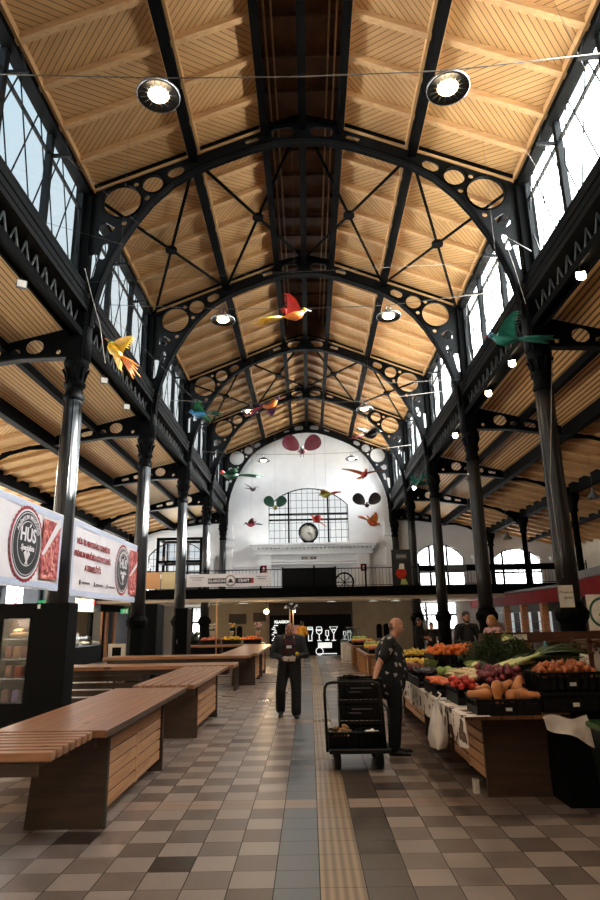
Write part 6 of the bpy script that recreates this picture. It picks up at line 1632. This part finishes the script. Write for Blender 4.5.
for i in range(60):
    x, y = rr.uniform(-10.75, -10.15), rr.uniform(27.4, 31.2)
    if i == 0: g0 = MB().ell((0, 0, 0), .11, .09, .05, n=9, m=6).obj('wrapped_cut', K['garlic']); o = g0
    else: o = g0.copy(); C.objects.link(o)
    o.location = (x, y, .85+.06*rr.random()); o.rotation_euler = (0, 0, rr.uniform(0, 6)); tag(o, 'pale wrapped meat cut in the butcher counter', 'meat', 'meat cuts in the butcher counter')
t = thing('hook_meat', 'dark scale and screen standing on the butcher counter', 'scale', (-10.4, 29.0, .8)); MB().box(-.2, .2, -.2, .2, .0, .12).obj('scale_plate', K['pot'], t); MB().box(-.03, .03, -.2, .2, .12, .55).obj('screen', K['pot'], t); MB().box(-.25, -.2, -.6, -.1, .3, 1.1).obj('dark_panel', K['black'], t)
t.name = 'counter_scale'
l = add_light('counter_light', (-11.0, 29.3, 2.1), 150, (1, .85, .6), .3)
t = thing('picture_board', 'pale picture board with red heading above the butcher counter', 'sign', (-9.93, 27.1, 2.25)); MB().box(0, .02, 0, 3.4, .0, .55).obj('board', pmat('shade_toned_board', (96, 88, 70), (74, 68, 54), 9), t); MB().box(.02, .025, 2.2, 3.1, .33, .48).obj('red_heading', K['bred'], t); MB().box(.02, .025, .2, 1.6, .1, .45).obj('sketch', K['grey'], t)  # cream board coloured darker to offset the sun and the counter lamp
# black cabinet near the first table
t = thing('display_cabinet', 'tall black cabinet with lit glass window, behind the nearest table at left', 'cabinet', (-4.62, 9.6, 0))
MB().box(-.92, .99, .22, .38, 0, 2.02).obj('carcass', K['black'], t)
MB().box(.42, .99, 0, .22, 0, 2.02).obj('right_stile', K['black'], t); MB().box(-.62, .06, 0, .35, 0, .62).obj('left_base', K['black'], t) if False else None
MB().box(-.92, .42, 0, .22, 1.80, 2.02).obj('head', K['black'], t); MB().box(-.92, .42, 0, .22, 0, .62).obj('plinth', K['black'], t)
MB().box(-.92, .03, 0, .22, .62, 1.80).obj('left_stile', K['black'], t)
MB().box(.03, .42, .20, .22, .62, 1.8).obj('backing', K['tpanel'], t)
MB().box(.03, .42, 0.01, .02, .62, 1.80).obj('glass_door', K['glass'], t)
for z in (.95, 1.22, 1.5): MB().box(.03, .42, .03, .20, z, z+.015).obj('shelf_board', K['lamprim'], t)
add_light('cabinet_light', (.22, .08, 1.74), 3.0, (1, .85, .7), .05, t)
MB().box(.52, .56, -.006, 0, 1.94, 2.0).obj('label', K['paper'], t)
rr = random.Random(8)
K['bread'] = pmat('bread_crust', (206, 160, 104), (170, 116, 66), 9, rough=.7)
for i in range(5):
    o = MB().ell((0, 0, 0), .10, .05, .045, n=10, m=7).obj('bread_loaf', K['bread']); o.location = (-4.40+.045*(i % 3)-.02, 9.69+.02*i, 1.565+.05*(i//3)); o.rotation_euler = (0, 0, .4*i); tag(o, 'loaf of bread on the top shelf of the black cabinet', 'bread', 'loaves in the black cabinet')
for i, (x, z, c) in enumerate(((-4.50, 1.235, (150, 70, 60)), (-4.38, 1.235, (176, 120, 90)), (-4.27, 1.235, (120, 60, 52)), (-4.48, .965, (150, 90, 60)), (-4.34, .965, (186, 96, 70)), (-4.50, .63, (110, 70, 50)), (-4.34, .63, (130, 110, 150)))):
    o = MB().bbox(-.05, .05, -.05, .05, 0, .17, .01).obj('food_package', pmat('package_%d' % i, c, tuple(v*.7 for v in c), 8, rough=.5)); o.location = (x, 9.71, z)
    tag(o, 'small coloured package in the black cabinet, %s' % ['second shelf left', 'second shelf middle', 'second shelf right', 'third shelf left', 'third shelf right', 'bottom left, brown', 'bottom right, violet'][i], 'package')
t = thing('vertical_sign', 'white vertical sign with dark red letters at the left picture edge', 'sign', (-9.95, 20.9, 0)); MB().box(0, .03, 0, 1.2, 1.1, 3.4).obj('board', K['banner'], t)
vs, fs = text_mesh('DEBRECI', .5, .004, bold=.01); MB().add([(.035+v.z, .75-v.y, 2.3+v.x) for v in vs], fs).obj('lettering', K['bred'], t)
K['exit'] = emat('green_exit_sign', (30, 150, 96), .6)
for i, (x, y, z) in enumerate(((-6.4, 15.5, 2.18), (-7.9, 27.5, 2.22))):
    t = thing('exit_sign', 'green running figure exit sign, %s' % ('above the black cabinet' if i == 0 else 'small one beside the second left column'), 'sign', (x, y, z))
    MB().box(-.17, .17, -.02, .02, -.1, .1).obj('panel', K['exit'], t)
    m = MB(); m.prism([(-.10, -.06), (-.05, 0), (-.09, .03), (-.02, .06), (.0, .02), (.03, .01), (-.01, -.02), (.0, -.07), (-.03, -.07), (-.04, -.03)], 'y', -.026, -.02); m.prism([(.05, -.07), (.12, -.07), (.12, .07), (.05, .07)], 'y', -.026, -.02)
    MB().prism([(.05, -.07), (.12, -.07), (.12, .07), (.05, .07)], 'y', -.026, -.02).obj('door_symbol', K['paper'], t); MB().prism([(-.10, -.06), (-.05, 0), (-.09, .03), (-.02, .06), (.0, .02), (.03, .01), (-.01, -.02), (.0, -.07), (-.03, -.07), (-.04, -.03)], 'y', -.026, -.02).obj('figure_symbol', K['paper'], t)
    MB().cyl((0, 0, .1), (0, 0, aislez(x)-z-.05), .006, n=4).obj('hanging_wire', K['wire'], t)
# black kiosk boxes behind the second column
for i, (x0, x1, y0, y1, z) in enumerate(((-6.05, -5.5, 21.4, 22.4, 2.25), (-5.45, -4.85, 20.4, 21.4, 2.3), (-4.75, -4.3, 22.6, 23.4, 2.2))):
    t = thing('black_kiosk', 'tall black closed kiosk block in the left aisle, %s' % ['leftmost', 'middle, behind the second column', 'narrow right one by the third column'][i], 'kiosk', (x0, y0, 0))
    MB().bbox(0, x1-x0, 0, y1-y0, 0, z, .02).obj('body', K['black'], t); MB().box(.06, x1-x0-.06, -.012, 0, .08, z-.3).obj('door_leaf', K['black'], t); MB().box(.1, .13, -.04, -.012, 1.0, 1.15).obj('handle', K['lamprim'], t)
t = thing('menu_board', 'small white menu stand beside the black kiosk blocks', 'board', (-5.9, 19.0, 0)); MB().box(0, .5, 0, .03, .55, 1.15).obj('panel', K['pot'], t); MB().box(.12, .38, -.004, 0, .65, 1.05).obj('print', K['black'], t)
for x in (.03, .45): MB().box(x, x+.03, 0, .03, 0, .56).obj('leg', K['grey'], t)

# steel frame box seen before the left end window (lift shaft)
t = thing('lift_frame', 'black steel frame box with glass before the left arched end window', 'frame', (-8.1, 33.5, 3.06))
m = MB()
for x in (0, 2.3):
    for y in (0, 1.4): m.box(x, x+.14, y, y+.14, 0, 3.0)
for z in (0, 1.7, 2.9):
    m.box(0, 2.44, 0, .14, z, z+.14); m.box(0, 2.44, 1.4, 1.54, z, z+.14); m.box(0, .14, 0, 1.54, z, z+.14); m.box(2.3, 2.44, 0, 1.54, z, z+.14)
m.obj('steel_frame', K['iron'], t); MB().box(.2, 2.3, .05, .07, .15, .9).obj('grey_panel', K['grey'], t); MB().box(.14, 2.3, .06, .07, 1.85, 2.9).obj('glass_side', K['glass'], t)

# ================================================================== HANGING BIRDS
def bcol(name, c): return pmat('bird_'+name, c, tuple(int(v*.75) for v in c), 9, rough=.45)
BC = {n: bcol(n, c) for n, c in dict(yellow=(226, 176, 40), green=(30, 110, 60), teal=(24, 120, 104), blue=(60, 130, 170), orange=(216, 116, 40), red=(186, 44, 36), purple=(92, 50, 96), maroon=(120, 44, 60), dark=(36, 32, 36), pinkred=(176, 60, 90), cream=(226, 200, 160), rust=(196, 92, 50), olive=(150, 150, 60), dgreen=(36, 84, 66)).items()}
def bird(label, loc, head_dir, L, body, wing, tail, head, beak, wing_up=.9, wing_span=.6, tail_len=.8, wtype='swept', rot=(0, 0, 0), string_to=None, legs=False):
    # bird made along local X: beak at +X, tail at -X; loc is the body centre
    t = thing('hanging_bird', label, 'bird sculpture', loc); t.rotation_euler = rot
    b = L*.5
    MB().tube([(-b*.55, 0, -.0), (-b*.35, 0, -.01*L), (0, 0, -.03*L), (b*.25, 0, 0), (b*.42, 0, .05*L), (b*.5, 0, .08*L)], [L*.03, L*.08, L*.13, L*.11, L*.07, L*.05], n=12).obj('body', BC[body], t)
    h = MB().ell((b*.58, 0, .11*L), L*.075, L*.065, L*.065, n=12, m=8).obj('head', BC[head], t)
    MB().lathe([(L*.028, 0), (L*.015, L*.08), (1e-6, L*.16)], c=(b*.66, 0, .10*L), n=8, M=Matrix.Rotation(PI/2+.25, 3, 'Y'), caps=False).obj('beak', BC[beak], t)
    for s in (-1, 1): MB().ell((b*.62, s*L*.06, .13*L), L*.014, n=6, m=5).obj('eye', K['black'], h)
    for s in (-1, 1):
        m = MB(); n = 8
        if wtype == 'round':
            def f(u, v):
                a = u*2*PI; r = v
                p = .38*L*r*math.cos(a); q_ = .30*L*r*math.sin(a)*(1+.25*math.cos(a)); th = .35+wing_up
                cyy = .12*L+.38*L*math.cos(th); czz = .05*L+.38*L*math.sin(th)
                return (-.02*L+.06*L*(r*r-1), s*(cyy+p*math.cos(th)-q_*math.sin(th)), czz+p*math.sin(th)+q_*math.cos(th))
            m.grid(f, 18, 4); m.grid(lambda u, v: (f(u, v)[0]-.02*L-.03*L*(1-v*v), f(u, v)[1], f(u, v)[2]), 18, 4)
        else:
            def f(u, v, dz=0):
                # u along the span, v along the chord
                chord = .38*L*(1-u**1.5*.85)*(1 if u < .98 else .4); x = .16*L-v*chord-.30*L*u*u
                y = s*(.06*L+wing_span*L*u); z = .04*L+wing_up*wing_span*L*(u-.25*u*u)+.04*L*math.sin(v*PI)*(1-u)
                return (x, y, z+dz)
            m.grid(lambda u, v: f(u, v), 10, 5); m.grid(lambda u, v: f(u, v, -.012*L), 10, 5)
            for k in range(6):
                q = .35+.6*k/5; p = f(q, 1); m.tube([f(q, .7), p, (p[0]-.1*L, p[1]+s*.03*L, p[2])], [.012*L, .016*L, .004*L], n=5)
        m.obj('wing', BC[wing], t)
    m = MB()
    for k in range(5):
        a = (k-2)*.10; m.tube([(-b*.5, 0, 0), (-b*.5-tail_len*L*.4, a*L*.5, -.02*L), (-b*.5-tail_len*L*(.8+.2*(k == 2)), a*L, -.07*L)], [.03*L, .035*L, .008*L], n=5)
    m.obj('tail', BC[tail], t)
    if legs:
        for s in (-1, 1): MB().tube([(0, s*.06*L, -.1*L), (.02*L, s*.06*L, -.26*L), (.07*L, s*.06*L, -.27*L)], .012*L, n=5).obj('leg', BC[beak], t)
    return t
def wire(label, a, b_): return tag(MB().cyl(a, b_, .003, n=4).obj('hanging_wire', K['wire']), label, 'wire')
R_ = math.radians
last_bird = [None]
birds = [
 ('large yellow and green parrot kite by the nearest left column', (-3.72, 11.2, 6.82), .58, 'yellow', 'yellow', 'orange', 'green', 'orange', dict(rot=(R_(50), R_(-45), R_(175)), tail_len=.8, wing_span=.45, wing_up=.5)),
 ('long tailed orange and yellow bird high in the middle of the nave', (-.25, 12.9, 8.35), .62, 'orange', 'red', 'yellow', 'yellow', 'cream', dict(rot=(0, R_(-12), R_(10)), tail_len=1.0, wing_span=.35, wing_up=1.6)),
 ('teal bird with red beak before the nearest right column', (3.95, 11.6, 7.05), .68, 'teal', 'teal', 'teal', 'blue', 'red', dict(rot=(0, 0, R_(176)), tail_len=.9, wing_span=.4, wing_up=1.3)),
 ('purple, orange and blue bird below the third left lamp', (-1.15, 18.6, 8.25), .7, 'orange', 'purple', 'pinkred', 'purple', 'red', dict(rot=(0, R_(-15), R_(-12)), tail_len=.7, wing_span=.55, wing_up=-.5)),
 ('blue and green bird beside the second left clerestory window', (-3.35, 18.5, 7.95), .7, 'blue', 'green', 'dgreen', 'blue', 'dark', dict(rot=(R_(12), 0, R_(170)), tail_len=.6, wing_span=.6, wing_up=.1)),
 ('large maroon bird with round wings and teal head facing the camera', (-.2, 20.5, 7.25), .62, 'maroon', 'maroon', 'maroon', 'teal', 'dark', dict(rot=(0, R_(15), R_(-90)), tail_len=.25, wing_span=.75, wing_up=.30, wtype='round', legs=True)),
 ('dark bird hanging below the third right lamp', (2.15, 20.5, 7.75), .72, 'dark', 'dark', 'maroon', 'dgreen', 'dark', dict(rot=(R_(15), R_(-10), R_(20)), tail_len=.6, wing_span=.55, wing_up=.5)),
 ('green bird with red head and long legs at the left clerestory', (-2.65, 21.0, 6.55), .75, 'dgreen', 'dgreen', 'dgreen', 'red', 'red', dict(rot=(0, R_(0), R_(178)), tail_len=.9, wing_span=.5, wing_up=.15)),
 ('small black hanging bird left above the clock', (-1.95, 21.5, 6.15), .36, 'dark', 'dark', 'dark', 'dark', 'cream', dict(rot=(0, R_(20), R_(-40)), tail_len=.5, wing_span=.6, wing_up=.5)),
 ('green bird with two round raised wings left of the clock window', (-1.18, 21.8, 5.55), .42, 'olive', 'dgreen', 'olive', 'olive', 'dark', dict(rot=(0, R_(15), R_(-85)), tail_len=.3, wing_span=.8, wing_up=.55, wtype='round')),
 ('orange bird with blue wing tips gliding right above the clock', (2.0, 22.0, 6.72), .60, 'red', 'rust', 'orange', 'rust', 'cream', dict(rot=(0, R_(-5), R_(-75)), tail_len=.4, wing_span=.9, wing_up=.35)),
 ('yellow and green bird before the arched clock window', (.62, 22.0, 6.0), .55, 'olive', 'yellow', 'red', 'olive', 'orange', dict(rot=(0, R_(10), R_(150)), tail_len=.6, wing_span=.6, wing_up=.15)),
 ('black bird with two round wings right of the arched window', (2.05, 22.0, 5.62), .48, 'dark', 'dark', 'dark', 'dark', 'cream', dict(rot=(0, R_(15), R_(-92)), tail_len=.25, wing_span=.8, wing_up=.35, wtype='round', legs=True)),
 ('orange and rust bird diving right of the clock', (2.2, 22.0, 4.98), .58, 'rust', 'orange', 'rust', 'orange', 'dark', dict(rot=(0, R_(30), R_(15)), tail_len=.5, wing_span=.45, wing_up=.9)),
 ('red and orange bird just above the clock', (.27, 24.0, 5.42), .5, 'red', 'red', 'orange', 'rust', 'dark', dict(rot=(0, R_(-30), R_(170)), tail_len=.5, wing_span=.5, wing_up=.7)),
 ('small green and pink humming bird low on the left', (-2.0, 21.5, 4.92), .42, 'pinkred', 'maroon', 'dgreen', 'dgreen', 'dgreen', dict(rot=(0, R_(5), R_(178)), tail_len=.5, wing_span=.6, wing_up=.5)),
 ('teal bird between the far right columns', (3.9, 22.0, 6.35), .5, 'dgreen', 'teal', 'teal', 'dgreen', 'dark', dict(rot=(R_(20), R_(30), R_(120)), tail_len=.7, wing_span=.5, wing_up=.3)),
]
for lb, loc, L_, bo, wi, ta, he, be, kw in birds:
    L_ *= 1.35
    last_bird[0] = bird(lb, loc, None, L_, bo, wi, ta, he, be, **kw)
    x, y, z = loc
    mi_ = bpy.data.objects[-1] if False else last_bird[0]
    top_ = 14.36 if abs(x) < .9 and y < Y1+2*S else roofz(x)+.01
    inv = (Matrix.Translation(Vector(loc)) @ mi_.rotation_euler.to_matrix().to_4x4()).inverted()
    MB().cyl(inv @ Vector((x, y, z)), inv @ Vector((x, y, top_)), .0022, n=4).obj('hanging_string', K['cable'], mi_)
for i, (a, b_) in enumerate((((-5, 12.4, 9.0), (5, 12.9, 9.6)), ((-5, 11.0, 11.2), (-3.4, 12.2, 10.0)), ((-5, 10.5, 9.2), (-3.0, 11.2, 8.9)), ((-4.8, 18.4, 8.6), (4.9, 18.5, 8.9)), ((5, 9.0, 10.9), (4.1, 8.0, 11.3)), ((4.95, 11.4, 10.9), (4.0, 10.4, 11.4)), ((-4.9, 12.5, 8.9), (-3.4, 18.5, 8.3)))):
    tag(MB().cyl(a, b_, .004, n=4).obj('guy_wire', K['cable']), ['thin wire across the nave at the nearest arch', 'short wire at the nearest left window', 'thin wire slanting across the nave above the parrot kite', 'thin wire across the nave at the second arch', 'short bright wire at the nearest right window', 'second short bright wire at the nearest right window', 'wire running back from the nearest left column to the blue bird'][i], 'wire')
# broken white cord pieces tied at the nearest arches
for i, pts in enumerate((((-4.9, 12.4, 9.35), (-4.7, 12.5, 8.6), (-4.55, 12.6, 8.1), (-4.4, 12.7, 7.2)), ((4.95, 12.2, 9.4), (4.4, 12.3, 9.9), (4.6, 12.4, 9.2), (4.8, 12.5, 8.3)))):
    tag(MB().tube(pts, .008, n=5).obj('white_cord', K['paper']), 'loose white cord tied at the foot of the nearest arch, %s side' % ('left', 'right')[i], 'cord')
tag(MB().tube([(5.15, 12.36, 6.9), (4.93, 12.38, 5.2), (4.80, 12.36, 4.3), (4.82, 12.37, 2.4)], .010, n=5).obj('hanging_cable', K['wire']), 'pale cable running down the front of the nearest right column', 'cable')
